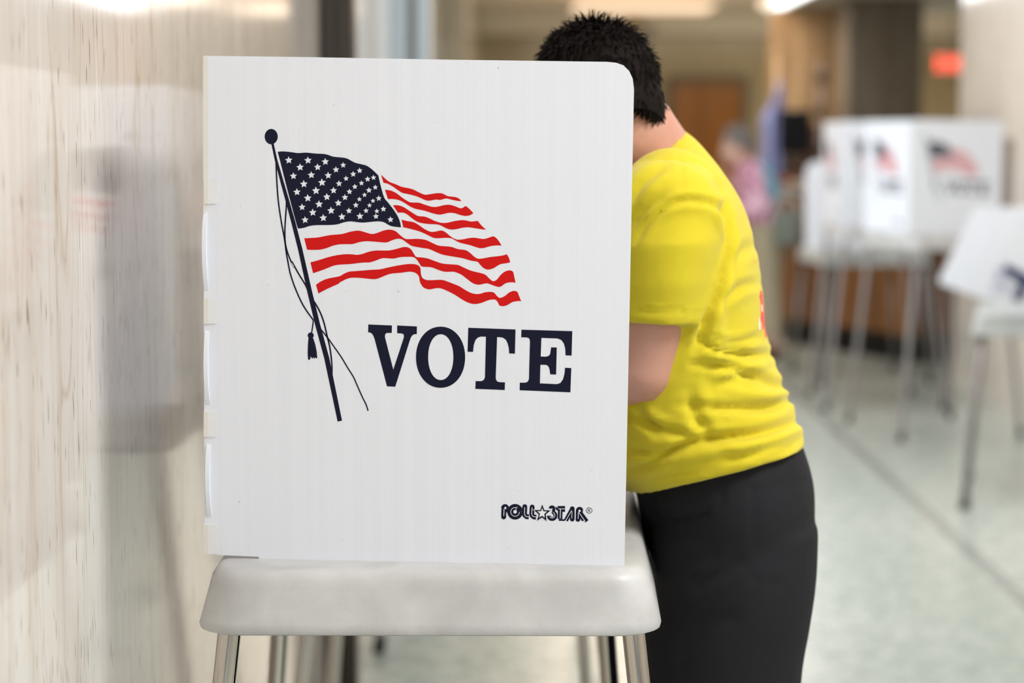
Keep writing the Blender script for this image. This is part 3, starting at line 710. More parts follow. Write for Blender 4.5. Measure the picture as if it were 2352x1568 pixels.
bm = bmesh.new(); box(bm, (-.105, -.02, .19), (.10, .02, .47), .015); from_bm('screen', bm, M_black, r)
bm = bmesh.new(); box(bm, (-.02, -.01, .01), (.02, .02, .22), .003); box(bm, (-.09, -.06, 0), (.09, .06, .012), .003); from_bm('stand', bm, M_bronze, r)
q = atY(1800, 415, 12.75)
bm = bmesh.new(); box(bm, (-.07, -.08, 0), (.08, .08, .05), .008)
o = from_bm('file_tray', bm, mat('rust_red_plastic', (0.25, 0.05, 0.012), .5)); o.location = (q.x, 12.75, 1.035); tag(o, 'rust red file tray on the left end of the desk countertop', 'file tray')
q = atY(1833, 425, 12.5)
bm = bmesh.new(); box(bm, (-.05, -.08, 0), (.05, .08, .025), .003)
o = from_bm('paper_stack', bm, mat('cream_paper', (0.6, 0.5, 0.38), .8)); o.location = (q.x, 12.5, 1.035); tag(o, 'small cream stack of papers on the desk countertop', 'papers')
cb = empty('cabinet', (2.13, 14.6, 0)); tag(cb, 'dark walnut cabinet behind the black monitor and the desk', 'cabinet')
boxo('body', (-.18, -.2, 0), (.2, .2, 1.42), mat('near_black_walnut', (0.05, 0.02, 0.008), 0.4), cb, 0.006)
boxo('door', (-.17, -.215, .05), (.005, -.2, 1.38), mat('brown_walnut_door', (0.09, 0.04, 0.014), 0.4), cb, 0.004)
boxo('door', (.015, -.215, .05), (.19, -.2, 1.38), mat('dark_walnut_door', (0.045, 0.018, 0.007), 0.4), cb, 0.004)
# draped flag on a pole
fl = empty('flag_on_stand', (atY(1768, 300, 14.3).x, 14.3, 0)); tag(fl, 'periwinkle blue flag hanging in folds from a pole behind the desk', 'flag')
bm = bmesh.new(); tube(bm, [(0.03, 0, 0.03), (0.05, 0, 1.9)], 0.012, 12); blob(bm, (0.05, 0, 1.92), 0.02); from_bm('pole', bm, M_gold, fl, True)
bm = bmesh.new(); tube(bm, [(0.03, 0, 0), (0.03, 0, 0.02), (0.03, 0, 0.045)], [0.13, 0.13, 0.04], 24); from_bm('base', bm, M_bronze, fl, True)
bm = bmesh.new(); rings = []
for k in range(16):
    f = k / 15; z = 1.76 - 0.72 * f; wdt = 0.02 + 0.055 * min(1, f * 3.2) + .005 * math.sin(f * 9)
    rings.append([(0.045 - wdt * .35 * min(1, f * 4) + wdt * math.cos(a) * (1 + .18 * math.sin(5 * a)), 0.05 * math.sin(a) * (1 + .3 * math.cos(7 * a)), z - 0.10 * (1 - math.cos(a - .2)) * (1 - f) * .8) for a in [2 * PI * j / 40 for j in range(40)]])
rings_mesh(bm, rings); bmesh.ops.recalc_face_normals(bm, faces=bm.faces)
mfl = mat('periwinkle_cloth', (0.20, 0.24, 0.50), .8); t = NT(mfl)
t.l(t.ramp(t.noise(t.coord((30, 30, 1.2)), 1, 2), [(0.4, (0.13, 0.12, 0.22)), (0.55, (0.24, 0.29, 0.58))]), t.b.inputs['Base Color'])
from_bm('cloth', bm, mfl, fl, True)
# bronze ornamental post against the honey pier
bp = empty('ornamental_post', (atY(1883, 250, 14.2).x, 14.15, 0)); tag(bp, 'dark ornamental post with three round knobs beside the taupe column', 'post')
bm = bmesh.new(); tube(bm, [(0, 0, 0.02), (0, 0, 1.85)], 0.022, 14); from_bm('shaft', bm, mat('brown_post', (0.16, 0.11, 0.09), .5), bp, True)
bm = bmesh.new(); tube(bm, [(0, 0, 0), (0, 0, 0.03)], 0.12, 20); from_bm('base', bm, M_bronze, bp)
for yy in (178, 256, 342):
    bm = bmesh.new(); blob(bm, (0, 0, atY(1883, yy, 14.15).z), (0.036, 0.036, 0.055)); from_bm('knob', bm, M_bronze, bp, True)

# ------------------------------------------------------------------ people
def skin_mat(name, c, c2):
    m = mat(name, c, 0.5); t = NT(m)
    t.l(t.ramp(t.noise(t.coord((1, 1, 1)), 9, 4), [(0.35, c), (0.7, c2)]), t.b.inputs['Base Color'])
    m.node_tree.nodes['Principled BSDF'].inputs['Subsurface Weight'].default_value = 0.08
    m.node_tree.nodes['Principled BSDF'].inputs['Subsurface Radius'].default_value = (0.02, 0.008, 0.004)
    t.bump(t.noise(t.coord((1, 1, 1)), 300, 2), 0.15, 0.0005)
    return m
M_skin = skin_mat('ruddy_skin', (0.52, 0.25, 0.18), (0.58, 0.31, 0.23))
M_skin2 = skin_mat('pale_skin', (0.62, 0.38, 0.30), (0.68, 0.44, 0.36))

def head_geo(bm, M, s=1.0):
    """head facing -Y in its own frame, centre of the skull at origin; M places it"""
    def B(c, r): 
        R3 = M.to_3x3(); blob(bm, M @ (Vector(c) * s), tuple(x * s for x in r), R3.normalized() if False else R3, 24)
    B((0, 0.012, 0.022), (0.072, 0.088, 0.088))          # cranium
    B((0, -0.020, -0.028), (0.062, 0.070, 0.088))        # face mass
    B((0, -0.052, -0.088), (0.034, 0.032, 0.026))        # chin
    B((0.030, -0.010, -0.070), (0.030, 0.050, 0.034)); B((-0.030, -0.010, -0.070), (0.030, 0.050, 0.034))  # jaw
    B((0, -0.094, -0.020), (0.010, 0.016, 0.026)); B((0, -0.099, -0.036), (0.015, 0.014, 0.011))           # nose
    B((0, -0.078, 0.018), (0.050, 0.014, 0.010))         # brow
    B((0.034, -0.066, -0.030), (0.020, 0.018, 0.018)); B((-0.034, -0.066, -0.030), (0.020, 0.018, 0.018))  # cheeks
    B((0, -0.084, -0.060), (0.024, 0.010, 0.006)); B((0, -0.082, -0.069), (0.021, 0.010, 0.007))           # lips
    for sx in (-1, 1):
        B((sx * 0.073, 0.008, -0.012), (0.008, 0.018, 0.030)); B((sx * 0.078, 0.012, 0.000), (0.007, 0.017, 0.018)); B((sx * 0.074, 0.004, -0.036), (0.006, 0.009, 0.010))
def face_bits(M, parent, s=1.0, eye=(0.05, 0.03, 0.02)):
    mw = mat('eye_white', (0.8, 0.78, 0.75), .2); mi = mat('eye_iris', eye, .2)
    for sx in (-1, 1):
        bm = bmesh.new(); blob(bm, M @ (Vector((sx * 0.031, -0.071, 0.001)) * s), 0.0125 * s); e = from_bm('eye', bm, mw, parent, True)
        bm = bmesh.new(); blob(bm, M @ (Vector((sx * 0.031, -0.0815, 0.0)) * s), 0.0045 * s); from_bm('iris', bm, mi, e, True)
def hand_geo(bm, wrist, d, up, side, curl=0.5, s=1.0):
    """hand from the wrist along d; up = back of the hand; side = +1/-1 thumb side"""
    d = Vector(d).normalized(); up = Vector(up); up = (up - d * up.dot(d)).normalized(); sd = d.cross(up) * side
    w0 = Vector(wrist); palm = w0 + d * 0.05 * s
    M3 = Matrix((d, sd, up)).transposed()
    blob(bm, palm, (0.048 * s, 0.040 * s, 0.016 * s), M3); blob(bm, w0 + d * .01 * s, (0.03 * s, 0.027 * s, 0.02 * s), M3)
    for i, L in enumerate((0.072, 0.080, 0.075, 0.058)):
        a = w0 + d * 0.088 * s + sd * (0.030 - 0.020 * i) * s
        dirn = (d + sd * (0.10 - 0.07 * i)).normalized(); p = a; r = (0.0088 - 0.0006 * (i == 3)) * s; ang = 0.25 + 0.1 * i
        for fr in (0.45, 0.32, 0.23):
            dd = dirn * math.cos(ang) - up * math.sin(ang); q = p + dd * L * fr * s
            capsule(bm, p, q, r, r * 0.92, 10); p = q; r *= 0.92; ang += curl
    a = w0 + d * 0.030 * s + sd * 0.030 * s; b = a + (d * 0.5 + sd * 0.62 - up * 0.35).normalized() * 0.042 * s; c = b + (d * 0.85 + sd * 0.12 - up * 0.4).normalized() * 0.034 * s
    capsule(bm, a, b, 0.0125 * s, 0.0105 * s, 10); capsule(bm, b, c, 0.0100 * s, 0.0085 * s, 10)

VY = 2.31      # the voter's body plane
def px(x_, y_, Y=VY): return atY(x_, y_, Y)
# --- sections of the torso: front pixel, back pixel, half width, side lift
secs = [((1424, 432), (1572, 296), 0.066, 0.0), ((1392, 470), (1598, 318), 0.092, 0.0), ((1362, 520), (1632, 358), 0.150, 0.0),
        ((1340, 590), (1672, 418), 0.192, 0), ((1325, 680), (1708, 494), 0.208, 0), ((1322, 780), (1731, 590), 0.212, 0), ((1328, 860), (1744, 680), 0.208, 0),
        ((1335, 930), (1752, 750), 0.204, 0), ((1340, 985), (1768, 812), 0.204, 0), ((1345, 1040), (1794, 885), 0.206, 0.004), ((1385, 1075), (1820, 950), 0.208, 0.012),
        ((1425, 1112), (1838, 1000), 0.208, 0.020)]
def sect_ring(f, b, hw, lift, n=48, ex=2.3, inset=0.0, yc=VY):
    Fp, Bp = px(*f), px(*b); c = (Fp + Bp) / 2; a = (Bp - Fp) / 2; L = a.length; a = a * ((L - inset) / L); hw = hw - inset
    out = []
    for k in range(n):
        t_ = 2 * PI * k / n; cs, sn = math.cos(t_), math.sin(t_)
        e = 2 / ex; u = math.copysign(abs(cs) ** e, cs); v = math.copysign(abs(sn) ** e, sn)
        p = c + a * u + Vector((0, 1, 0)) * (hw * v); p.z += lift * abs(sn) ** 2; out.append(p)
    return out
def cr_secs(ss, per=3):
    flat = [(f[0], f[1], b[0], b[1], h, l) for f, b, h, l in ss]
    return [((q[0], q[1]), (q[2], q[3]), q[4], q[5]) for q in catmull(flat, per)]
voter = empty('person', (px(1640, 1100).x, VY, 0)); VOFF = Vector(voter.location)
tag(voter, 'person in yellow T-shirt and charcoal trousers bent over behind the closest voting booth', 'person')
def rel(o): o.location = -VOFF; return o

# body (skin): one continuous mesh
HM = Matrix.Translation(px(1375, 262, 2.29)) @ Matrix.Rotation(math.radians(-132), 4, 'Z') @ Matrix.Rotation(math.radians(24), 4, 'X')
#   rotation: facing -Y turned towards -X and away from the camera, nodding down
fx = Vector((-0.50, 0.70, -0.48)).normalized()            # gaze
ux = (Vector((0.18, -0.10, 1)) - fx * fx.dot(Vector((0.18, -0.10, 1)))).normalized()
sx_ = ux.cross(fx) * -1
HM = Matrix.Translation(px(1362, 266, 2.29)) @ Matrix((sx_ * -1, fx * -1, ux)).transposed().to_4x4()
if HM.to_3x3().determinant() < 0:
    HM = Matrix.Translation(px(1362, 266, 2.29)) @ Matrix((sx_, fx * -1, ux)).transposed().to_4x4()
bm = bmesh.new()
head_geo(bm, HM, 0.9)
HC = HM.translation
nb = px(1478, 420); 
tube(bm, [HC + ux * -0.02 + fx * -0.015, px(1452, 318, 2.29), px(1482, 375, 2.30), px(1500, 440, 2.31)], [0.052, 0.056, 0.060, 0.062], 24)
rings_mesh(bm, [sect_ring(*s, n=36, inset=0.017) for s in cr_secs(secs, 2)])
# left arm (camera side) and right arm
def arm(sh, el, wr, r=(0.048, 0.048, 0.045, 0.036, 0.0375, 0.025)):
    tube(bm, [sh, sh.lerp(el, .35), sh.lerp(el, .7), el], [r[0], r[1], r[2], r[3]], 20); blob(bm, sh, r[0]); blob(bm, el, r[3])
    tube(bm, [el, el.lerp(wr, .28), el.lerp(wr, .7), wr], [r[3], r[4], r[4] * .78, r[5]], 20); blob(bm, wr, r[5])
shL = px(1530, 500, 2.135); elL = px(1474, 846, 2.125); wrL = atY(1225, 892, 2.17)
arm(shL, elL, wrL); blob(bm, px(1499, 898, 2.125), 0.014)
tube(bm, [elL.lerp(shL, .12), px(1488, 880, 2.125)], [0.036, 0.024], 16)
hand_geo(bm, wrL, Vector((-0.6, 0.25, -0.62)), Vector((-0.5, -0.2, 0.8)), 1, 0.35)
shR = px(1545, 500, 2.465); elR = px(1500, 880, 2.485); wrR = atY(1330, 990, 2.32)
arm(shR, elR, wrR); hand_geo(bm, wrR, Vector((-0.75, -0.45, -0.35)), Vector((0, 0, 1)), -1, 0.25)
# hips and legs
hipc = px(1684, 1120)
blob(bm, hipc, (0.070, 0.150, 0.09))
legdat = []
for yy, fxx in ((2.215, 0.235), (2.41, 0.222)):
    top = Vector((hipc.x - 0.005, yy, hipc.z - 0.03)); kn = Vector((fxx + 0.01, yy, 0.48)); an = Vector((fxx + 0.005, yy, 0.09))
    tube(bm, [top, top.lerp(kn, .5), kn, kn.lerp(an, .35), an], [0.062, 0.060, 0.050, 0.050, 0.036], 20); blob(bm, kn, 0.050)
    blob(bm, an + Vector((-0.06, 0, -0.04)), (0.11, 0.038, 0.03)); blob(bm, an, 0.04)
    legdat.append((top, kn, an))
me = remesh(bm, 0.0042, 2, 'body')
body = rel(link('body', me, M_skin, voter, True))
face_bits(HM, body, 0.9)
for ch in body.children: pass

# shirt: torso and sleeves in one mesh
bm = bmesh.new()
rings_mesh(bm, [sect_ring(*s, n=48) for s in cr_secs(secs, 3)])
slv = []
def sleeve(yc, sgn):
    cs = [((1455, 372), (1612, 372), 0.045, .085), ((1432, 410), (1640, 405), 0.062, .04), ((1412, 470), (1654, 465), 0.063, .018), ((1402, 560), (1650, 550), 0.066, .0), ((1396, 650), (1632, 640), 0.064, .0), ((1392, 700), (1620, 700), 0.0585, 0.0), ((1390, 732), (1613, 741), 0.058, 0)]
    rings = []
    for f, b, hw, inn in cs:
        Y = yc - sgn * inn
        Fp, Bp = atY(*f, Y), atY(*b, Y); c = (Fp + Bp) / 2; a = (Bp - Fp) / 2
        rings.append([c + a * math.cos(t_) + Vector((0, sgn * hw * math.sin(t_), 0)) for t_ in [2 * PI * k / 36 for k in range(36)]])
    rings_mesh(bm, rings)
sleeve(2.125, -1); sleeve(2.47, 1)
for q_ in (shL, shR): blob(bm, q_, 0.0625); blob(bm, q_.lerp(px(1560, 440), .45), 0.064)
me = remesh(bm, 0.0045, 3, 'shirt')
# open the collar, cuffs and hem a little by pressing folds into the cloth
folds = [  # pixel polyline, sigma px, depth m (negative = valley)
    ([(1838, 905), (1770, 932), (1690, 938), (1560, 930)], 9, -0.0055), ([(1832, 968), (1750, 992), (1650, 1004), (1570, 1022), (1500, 1062), (1430, 1085)], 9, -0.0065),
    ([(1430, 945), (1500, 978), (1600, 1004)], 9, -0.005), ([(1480, 1102), (1600, 1086), (1700, 1072), (1800, 1040), (1838, 1000)], 3.5, -0.0016),
    ([(1775, 812), (1700, 812), (1640, 800), (1600, 775)], 7, -0.006), ([(1745, 770), (1680, 790), (1620, 770)], 7, -0.004), ([(1800, 890), (1740, 866), (1660, 842), (1590, 835)], 8, -0.005),
    ([(1765, 838), (1690, 850), (1640, 868)], 9, 0.004), ([(1812, 920), (1740, 905), (1660, 895)], 12, 0.004), ([(1838, 985), (1760, 1020), (1660, 1035), (1560, 1060)], 11, 0.004),
    ([(1662, 470), (1672, 550), (1655, 640), (1622, 730), (1600, 800)], 8, -0.008), ([(1455, 555), (1500, 500), (1560, 462), (1630, 466), (1662, 490)], 7, -0.004),
    ([(1565, 300), (1563, 380), (1572, 450)], 3.5, -0.0012), ([(1450, 470), (1475, 420), (1530, 380)], 10, -0.003), ([(1450, 520), (1480, 480), (1530, 450)], 12, -0.003),
    ([(1740, 650), (1700, 660), (1650, 700)], 9, -0.003), ([(1735, 560), (1690, 590), (1665, 640)], 12, -0.0025), ([(1445, 716), (1530, 712), (1612, 722)], 3, -0.0014),
    ([(1445, 905), (1480, 960), (1520, 1005)], 9, -0.003),
    ([(1585, 900), (1600, 960), (1640, 1010)], 12, -0.004), ([(1440, 1030), (1500, 1040), (1560, 1030)], 9, -0.004), ([(1650, 1040), (1700, 1050), (1780, 1020)], 8, -0.003),
    ([(1640, 700), (1650, 760), (1640, 830)], 16, 0.003)]
N = len(me.vertices); co = np.empty(N * 3); me.vertices.foreach_get('co', co); co = co.reshape(N, 3)
nr = np.empty(N * 3); me.vertices.foreach_get('normal', nr); nr = nr.reshape(N, 3)
Ri = np.array(RM.transposed()); cc = (co - np.array(CAM)) @ Ri.T
U = 1176 + F * cc[:, 0] / -cc[:, 2]; V = 784 - F * cc[:, 1] / -cc[:, 2]
disp = np.zeros(N)
for pl, sg, dp_ in folds:
    pl = catmull(pl, 4); dmin = np.full(N, 1e9); par = np.zeros(N)
    for i in range(len(pl) - 1):
        a = np.array(pl[i]); b = np.array(pl[i + 1]); ab = b - a; L2 = (ab ** 2).sum() + 1e-9
        tt = np.clip(((U - a[0]) * ab[0] + (V - a[1]) * ab[1]) / L2, 0, 1)
        dd = np.hypot(U - a[0] - tt * ab[0], V - a[1] - tt * ab[1])
        m_ = dd < dmin; dmin[m_] = dd[m_]; par[m_] = (i + tt[m_]) / (len(pl) - 1)
    taper = np.sin(np.clip(par, 0.02, 0.98) * PI) ** 0.5
    disp += 1.35 * dp_ * taper * (np.exp(-(dmin / sg) ** 2) - 0.45 * np.exp(-((dmin - 2.2 * sg) / (1.2 * sg)) ** 2))
wr_ = np.array([noise.noise(Vector((p[0] * 7, p[1] * 9, p[2] * 16))) for p in co]) * 0.0022 + np.array([noise.noise(Vector((p[0] * 26, p[1] * 22, p[2] * 40))) for p in co]) * 0.0008
co += nr * (disp + wr_)[:, None]
me.vertices.foreach_set('co', co.reshape(-1)); me.update()
def shirt_material():
    m = mat('bright_yellow_jersey', (0.68, 0.56, 0.012), 0.85, spec=0.2); t = NT(m)
    c = t.ramp(t.noise(t.coord((1, 1, 1)), 6, 3), [(0.3, (0.60, 0.485, 0.018)), (0.7, (0.66, 0.545, 0.024))])
    # red and white print across the back
    tc = t.n('ShaderNodeTexCoord'); sep = t.n('ShaderNodeSeparateXYZ'); t.l(tc.outputs['Object'], sep.inputs[0])
    geo = t.n('ShaderNodeNewGeometry'); s2 = t.n('ShaderNodeSeparateXYZ'); t.l(geo.outputs['Normal'], s2.inputs[0])
    def rng_(v, lo, hi):
        a = t.n('ShaderNodeMath', operation='GREATER_THAN'); t.l(v, a.inputs[0]); a.inputs[1].default_value = lo
        b = t.n('ShaderNodeMath', operation='LESS_THAN'); t.l(v, b.inputs[0]); b.inputs[1].default_value = hi
        c_ = t.n('ShaderNodeMath', operation='MULTIPLY'); t.l(a.outputs[0], c_.inputs[0]); t.l(b.outputs[0], c_.inputs[1]); return c_.outputs[0]
    z0 = atY(1750, 758, VY).z; z1 = atY(1745, 585, VY).z
    k = t.n('ShaderNodeMath', operation='MULTIPLY'); t.l(rng_(sep.outputs['Z'], z0, z1), k.inputs[0]); t.l(rng_(sep.outputs['Y'], VY - 0.14, VY + 0.14), k.inputs[1])
    k2 = t.n('ShaderNodeMath', operation='MULTIPLY'); t.l(k.outputs[0], k2.inputs[0]); t.l(rng_(s2.outputs['X'], 0.945, 2), k2.inputs[1])
    pr = t.ramp(t.noise(t.coord((1, 14, 22)), 1.6, 1), [(0.46, G(0)), (0.50, G(1))])
    k3 = t.n('ShaderNodeMath', operation='MULTIPLY'); t.l(k2.outputs[0], k3.inputs[0]); t.l(pr, k3.inputs[1])
    pc = t.ramp(t.noise(t.coord((1, 30, 30)), 1.0, 1), [(0.5, (0.75, 0.06, 0.02)), (0.62, (0.8, 0.75, 0.7))], 'CONSTANT')
    c = t.mix(k3.outputs[0], c, pc)
    t.l(c, t.b.inputs['Base Color'])
    t.b.inputs['Sheen Weight'].default_value = 0.15
    t.bump(t.noise(t.coord((1, 1, 1)), 700, 2), 0.2, 0.0005)
    return m
rel(link('t_shirt', me, shirt_material(), voter, True))

# trousers
bm = bmesh.new()
ps = [((1452, 1050), (1826, 985), 0.182, .012), ((1450, 1096), (1848, 1040), 0.192, .012), ((1466, 1140), (1862, 1095), 0.198, 0), ((1482, 1215), (1862, 1155), 0.196, 0),
      ((1498, 1280), (1854, 1215), 0.190, 0), ((1490, 1325), (1848, 1265), 0.182, 0), ((1476, 1350), (1842, 1300), 0.165, 0)]
rings_mesh(bm, [sect_ring(*s, n=48, ex=2.2, yc=VY) for s in cr_secs(ps, 3)])
for i, yy in enumerate((2.215, 2.41)):
    pr_ = [((1486, 1190), (1852, 1170), .10), ((1494, 1270), (1846, 1240), .105), ((1490, 1340), (1840, 1320), .106), ((1464, 1420), (1833, 1400), .106), ((1462, 1500), (1820, 1480), .104), ((1462, 1580), (1808, 1568), .102)]
    dx = 0 if i == 0 else 14
    rings = []
    for f, b, hw in pr_:
        Fp, Bp = px(f[0] + dx, f[1]), px(b[0] - (0 if i == 0 else 34) + dx, b[1]); c = (Fp + Bp) / 2; a = (Bp - Fp) / 2; c.y = yy
        rings.append([c + a * math.cos(t_) + Vector((0, hw * math.sin(t_), 0)) for t_ in [2 * PI * k / 36 for k in range(36)]])
    top, kn, an = legdat[i]
    c0 = (Fp + Bp) / 2; c0.y = yy
    for f, rx_, ry_ in ((0.2, .088, .089), (0.45, .082, .083), (0.7, .076, .077), (0.93, .074, .074), (1.0, .074, .074)):
        c = c0.lerp(Vector((an.x, yy, 0.055)), f)
        rings.append([c + Vector((rx_ * math.cos(t_), ry_ * math.sin(t_), 0)) for t_ in [2 * PI * k / 36 for k in range(36)]])
    rings_mesh(bm, rings)
me = remesh(bm, 0.006, 3, 'trousers')
tf = [([(1728, 1120), (1732, 1210), (1728, 1325), (1800, 1342)], 4, -0.002), ([(1655, 1105), (1660, 1140), (1650, 1165)], 5, -0.003), ([(1500, 1205), (1560, 1195), (1630, 1175)], 6, -0.003),
      ([(1510, 1140), (1515, 1180), (1560, 1195), (1620, 1180)], 6, -0.0025), ([(1600, 1340), (1650, 1320), (1700, 1290)], 14, -0.004), ([(1560, 1500), (1620, 1440), (1680, 1420)], 20, -0.003), ([(1640, 1280), (1580, 1290), (1540, 1310)], 14, -0.003),
      ([(1728, 1125), (1790, 1118), (1848, 1100)], 4, -0.002)]
N = len(me.vertices); co = np.empty(N * 3); me.vertices.foreach_get('co', co); co = co.reshape(N, 3)
nr = np.empty(N * 3); me.vertices.foreach_get('normal', nr); nr = nr.reshape(N, 3)
cc = (co - np.array(CAM)) @ Ri.T; U = 1176 + F * cc[:, 0] / -cc[:, 2]; V = 784 - F * cc[:, 1] / -cc[:, 2]
disp = np.zeros(N)
for pl, sg, dp_ in tf:
    pl = catmull(pl, 4); dmin = np.full(N, 1e9)
    for i in range(len(pl) - 1):
        a = np.array(pl[i]); b = np.array(pl[i + 1]); ab = b - a; L2 = (ab ** 2).sum() + 1e-9
        tt = np.clip(((U - a[0]) * ab[0] + (V - a[1]) * ab[1]) / L2, 0, 1)
        dmin = np.minimum(dmin, np.hypot(U - a[0] - tt * ab[0], V - a[1] - tt * ab[1]))
    disp += dp_ * np.exp(-(dmin / sg) ** 2)
wr_ = np.array([noise.noise(Vector((p[0] * 6, p[1] * 8, p[2] * 9))) for p in co]) * 0.005
co += nr * (disp + wr_)[:, None]; me.vertices.foreach_set('co', co.reshape(-1)); me.update()
M_trou = mat('charcoal_twill', (0.014, 0.0135, 0.016), 0.85, spec=0.2); t = NT(M_trou); t.bump(t.noise(t.coord((1, 1, 1)), 600, 2), 0.2, 0.0005)
rel(link('trousers', me, M_trou, voter, True))
for top, kn, an in legdat:
    bm = bmesh.new()
    box(bm, (an.x - 0.19, an.y - 0.045, 0.0), (an.x + 0.075, an.y + 0.045, 0.03), 0.012, 3)
    blob(bm, (an.x - 0.10, an.y, 0.035), (0.09, 0.044, 0.045)); blob(bm, (an.x + 0.01, an.y, 0.05), (0.062, 0.042, 0.05))
    rel(from_bm('shoe', bm, M_black, voter, True))

# hair: cropped shell plus tufts
def hair(parent, M, s, colr, nstr, length, spike, nape=-0.040, thick=0.010, offs=True, name='hair'):
    bm = bmesh.new()
    R3 = M.to_3x3()
    for c, r in (((0, 0.012, 0.022), (0.072, 0.092, 0.088)), ((0, 0.040, -0.012), (0.066, 0.060, 0.060))):
        blob(bm, M @ (Vector(c) * s), tuple((x + thick) * s for x in r), R3, 32)
    # cut the front and lower part away
    bm.verts.ensure_lookup_table(); Mi = M.inverted()
    def keep(l):
        l = l / s
        front = -0.060 + 0.9 * max(0, 0.052 - l.z) if l.z < 0.10 else -0.062
        return l.y > front and l.z > nape + 0.25 * max(0, 0.02 - l.y)
    dl = [f for f in bm.faces if not keep(Mi @ f.calc_center_median())]
    bmesh.ops.delete(bm, geom=dl, context='FACES')
    src = [f for f in bm.faces]
    areas = np.array([f.calc_area() for f in src]); areas /= areas.sum()
    picks = rng.choice(len(src), nstr, p=areas)
    st = []
    up = (M.to_3x3() @ Vector((0, 0, 1)))
    crown = M @ (Vector((0, 0.035, 0.105)) * s)
    for i in picks:
        f = src[i]; vs = [v.co for v in f.verts]; wts = rng.dirichlet([1] * len(vs)); p = sum((v * float(w_) for v, w_ in zip(vs, wts)), Vector())
        nrm_ = (p - (M @ (Vector((0, 0.015, 0.01)) * s))).normalized()
        flow = (p - crown); flow = flow - nrm_ * flow.dot(nrm_)
        hgt = max(0, (p - crown).length / (0.16 * s)); k = math.exp(-(hgt * 2.2) ** 2)
        flow = flow.normalized() if flow.length > 1e-4 else Vector((1, 0, 0))
        jit = Vector([float(x) for x in rng.normal(0, 0.28, 3)])
        dirn = (flow * (1 - 0.6 * k) + nrm_ * (0.12 + spike * k) + jit).normalized()
        L = length * s * float(rng.uniform(0.5, 1.2)) * (1 + 0.5 * k)
        st.append((p - nrm_ * 0.004, dirn, nrm_, L))
    for p, d_, n_, L in st:
        sd = d_.cross(n_); sd = sd.normalized() * 0.0011 if sd.length > 1e-5 else Vector((0.001, 0, 0))
        mid = p + d_ * L * .55; tip = p + d_ * L - n_ * L * 0.22
        a = bm.verts.new(p + sd); b = bm.verts.new(p - sd); c = bm.verts.new(p + n_ * 0.0016)
        a2 = bm.verts.new(mid + sd * .8); b2 = bm.verts.new(mid - sd * .8); c2 = bm.verts.new(mid + n_ * 0.0012); e = bm.verts.new(tip)
        for q in ((a, b, b2, a2), (b, c, c2, b2), (c, a, a2, c2), (a2, b2, e), (b2, c2, e), (c2, a2, e)): bm.faces.new(q)
    m = mat(name + '_strands', colr, 0.75, spec=0.08)
    return from_bm('hair', bm, m, parent, False)
h = hair(voter, HM, 0.9, (0.010, 0.007, 0.006), 8000, 0.020, 0.55, name='black_hair', thick=0.003); rel(h)

# --- the woman at the desk
WY = 12.0
def wpx(x_, y_, Y=WY): return atY(x_, y_, Y)
hw_ = wpx(1692, 335); hips = wpx(1762, 520); 
woman = empty('person', (hips.x, WY, 0)); WOFF = Vector(woman.location)
tag(woman, 'grey haired person in pink plaid shirt and light blue cardigan standing by the walnut desk', 'person')
def relw(o): o.location = -WOFF; return o
g2 = Vector((-0.92, -0.25, -0.28)).normalized(); u2 = (Vector((-0.1, 0, 1)) - g2 * g2.dot(Vector((-0.1, 0, 1)))).normalized(); s2_ = u2.cross(g2)
HW = Matrix.Translation(hw_) @ Matrix((s2_, g2 * -1, u2)).transposed().to_4x4()
if HW.to_3x3().determinant() < 0: HW = Matrix.Translation(hw_) @ Matrix((s2_ * -1, g2 * -1, u2)).transposed().to_4x4()
bm = bmesh.new(); head_geo(bm, HW, 1.0)
sh = wpx(1722, 385)
tube(bm, [hw_ + Vector((0.02, 0, -.04)), sh], [0.045, 0.055], 16)
tube(bm, [sh, sh.lerp(hips, .4), sh.lerp(hips, .8), hips], [(0.08, 0.15), (0.10, 0.17), (0.095, 0.16), (0.10, 0.17)], 24); blob(bm, hips, (0.1, 0.16, 0.1))
for yy in (-.09, .09):
    kn = Vector((hips.x + 0.0, WY + yy, 0.46)); an = Vector((hips.x + 0.03, WY + yy, 0.08))
    tube(bm, [hips + Vector((0, yy, -.02)), kn, an], [0.085, 0.058, 0.038], 16); blob(bm, an + Vector((-.05, 0, -.045)), (.11, .038, .03))
for yy, wrp in ((-.19, wpx(1655, 480)), (.19, wpx(1660, 400))):
    s_ = sh + Vector((0.0, yy * .9, -.03)); e_ = Vector((sh.x + 0.05, WY + yy * 1.1, wpx(0, 470).z)); wrp = Vector((wrp.x, WY + yy * .7, wrp.z))
    tube(bm, [s_, e_], [0.045, 0.036], 14); blob(bm, s_, .046); blob(bm, e_, .036); tube(bm, [e_, wrp], [0.034, 0.022], 14)
    hand_geo(bm, wrp, Vector((-.8, 0, .1)), Vector((0, 0, 1)), 1 if yy < 0 else -1, .3)
relw(link('body', remesh(bm, 0.006, 2), M_skin2, woman, True)); face_bits(HW, woman.children[0])
def plaid():
    m = mat('pink_plaid_cotton', (0.6, 0.25, 0.4), .85); t = NT(m)
    c = t.ramp(t.noise(t.coord((1, 1, 1)), 16, 2), [(0.36, (0.30, 0.06, 0.17)), (0.46, (0.62, 0.24, 0.42)), (0.54, (0.85, 0.62, 0.72)), (0.68, (0.8, 0.33, 0.48))])
    t.l(c, t.b.inputs['Base Color']); return m
bm = bmesh.new()
up_ = (sh - hips); base = hips + up_ * 0.08
tube(bm, [sh + up_.normalized() * .045, sh, sh.lerp(hips, .2), sh.lerp(hips, .45), sh.lerp(hips, .8), base], [(0.06, .075), (0.085, .165), (0.112, .185), (0.115, .185), (0.11, .18), (0.115, .185)], 28)
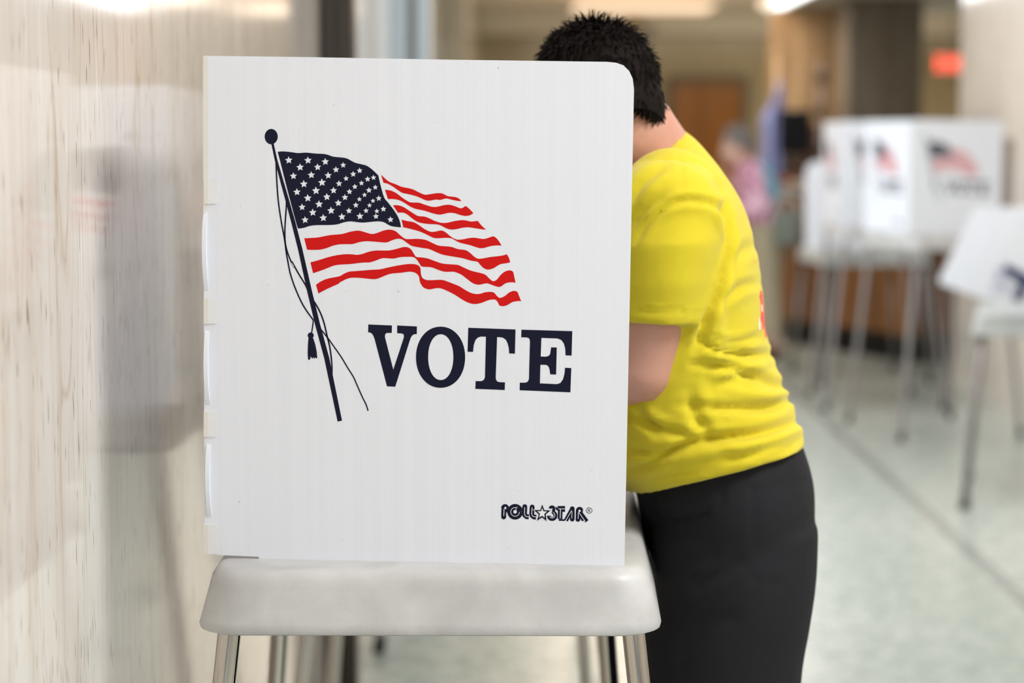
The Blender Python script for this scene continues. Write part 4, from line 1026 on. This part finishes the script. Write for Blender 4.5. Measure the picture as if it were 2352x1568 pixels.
for yy in (-.19, .19):
    s_ = sh + Vector((0.0, yy * .9, -.02)); e_ = Vector((sh.x + 0.05, WY + yy * 1.1, wpx(0, 470).z)); tube(bm, [s_, e_], [0.058, 0.050], 16); blob(bm, s_, .058); blob(bm, e_, .05)
    wrp = wpx(1655, 480) if yy < 0 else wpx(1660, 400); wrp = Vector((wrp.x, WY + yy * .7, wrp.z)); tube(bm, [e_, e_.lerp(wrp, .6)], [0.05, .038], 16)
relw(link('plaid_shirt', remesh(bm, 0.006, 2), plaid(), woman, True))
bm = bmesh.new()
tube(bm, [sh + Vector((.035, 0, .035)), sh + Vector((.05, 0, -.03)), sh.lerp(hips, .35) + Vector((.045, 0, 0)), sh.lerp(hips, .62) + Vector((.04, 0, 0))], [(0.05, .10), (0.075, .165), (0.095, .18), (0.085, .16)], 28)
relw(link('cardigan', remesh(bm, 0.006, 2), mat('light_blue_knit', (0.22, 0.52, 0.72), .9), woman, True))
bm = bmesh.new()
for yy in (-.09, .09):
    an = Vector((hips.x + 0.03, WY + yy, 0.15)); tube(bm, [hips + Vector((0, yy * .8, .05)), hips + Vector((0, yy, -.12)), Vector((hips.x + .0, WY + yy, .46)), an], [.108, .108, .083, .07], 20)
relw(link('trousers', remesh(bm, 0.007, 2), mat('beige_cotton', (0.42, 0.36, 0.25), .9), woman, True))
for yy in (-.09, .09):
    bm = bmesh.new(); blob(bm, (hips.x - .02, WY + yy, .04), (.13, .045, .04)); relw(from_bm('shoe', bm, mat('brown_shoe', (0.14, 0.07, 0.04), .6), woman, True))
hr = hair(woman, HW, 1.0, (0.22, 0.20, 0.185), 1500, 0.022, 0.4, name='grey_hair', nape=-0.07, thick=0.016); relw(hr)
# shoulder bag at her hip
bg = empty('shoulder_bag', (hips.x + .07, WY - .31, 0)); tag(bg, 'grey green shoulder bag at the hip of the grey haired person', 'bag')
zc = wpx(0, 505).z
bm = bmesh.new(); box(bm, (-.075, -.05, zc - .13), (.085, .05, zc + .08), .03, 4); from_bm('bag_body', bm, mat('grey_green_canvas', (0.17, 0.19, 0.16), .8), bg, True)
bm = bmesh.new(); tube(bm, [(0.0 + .075 * math.cos(a), 0, zc + .06 + .10 * math.sin(a)) for a in [PI * k / 14 for k in range(15)]], 0.010, 10); from_bm('strap', bm, mat('pale_strap', (0.5, 0.5, 0.48), .6), bg, True)
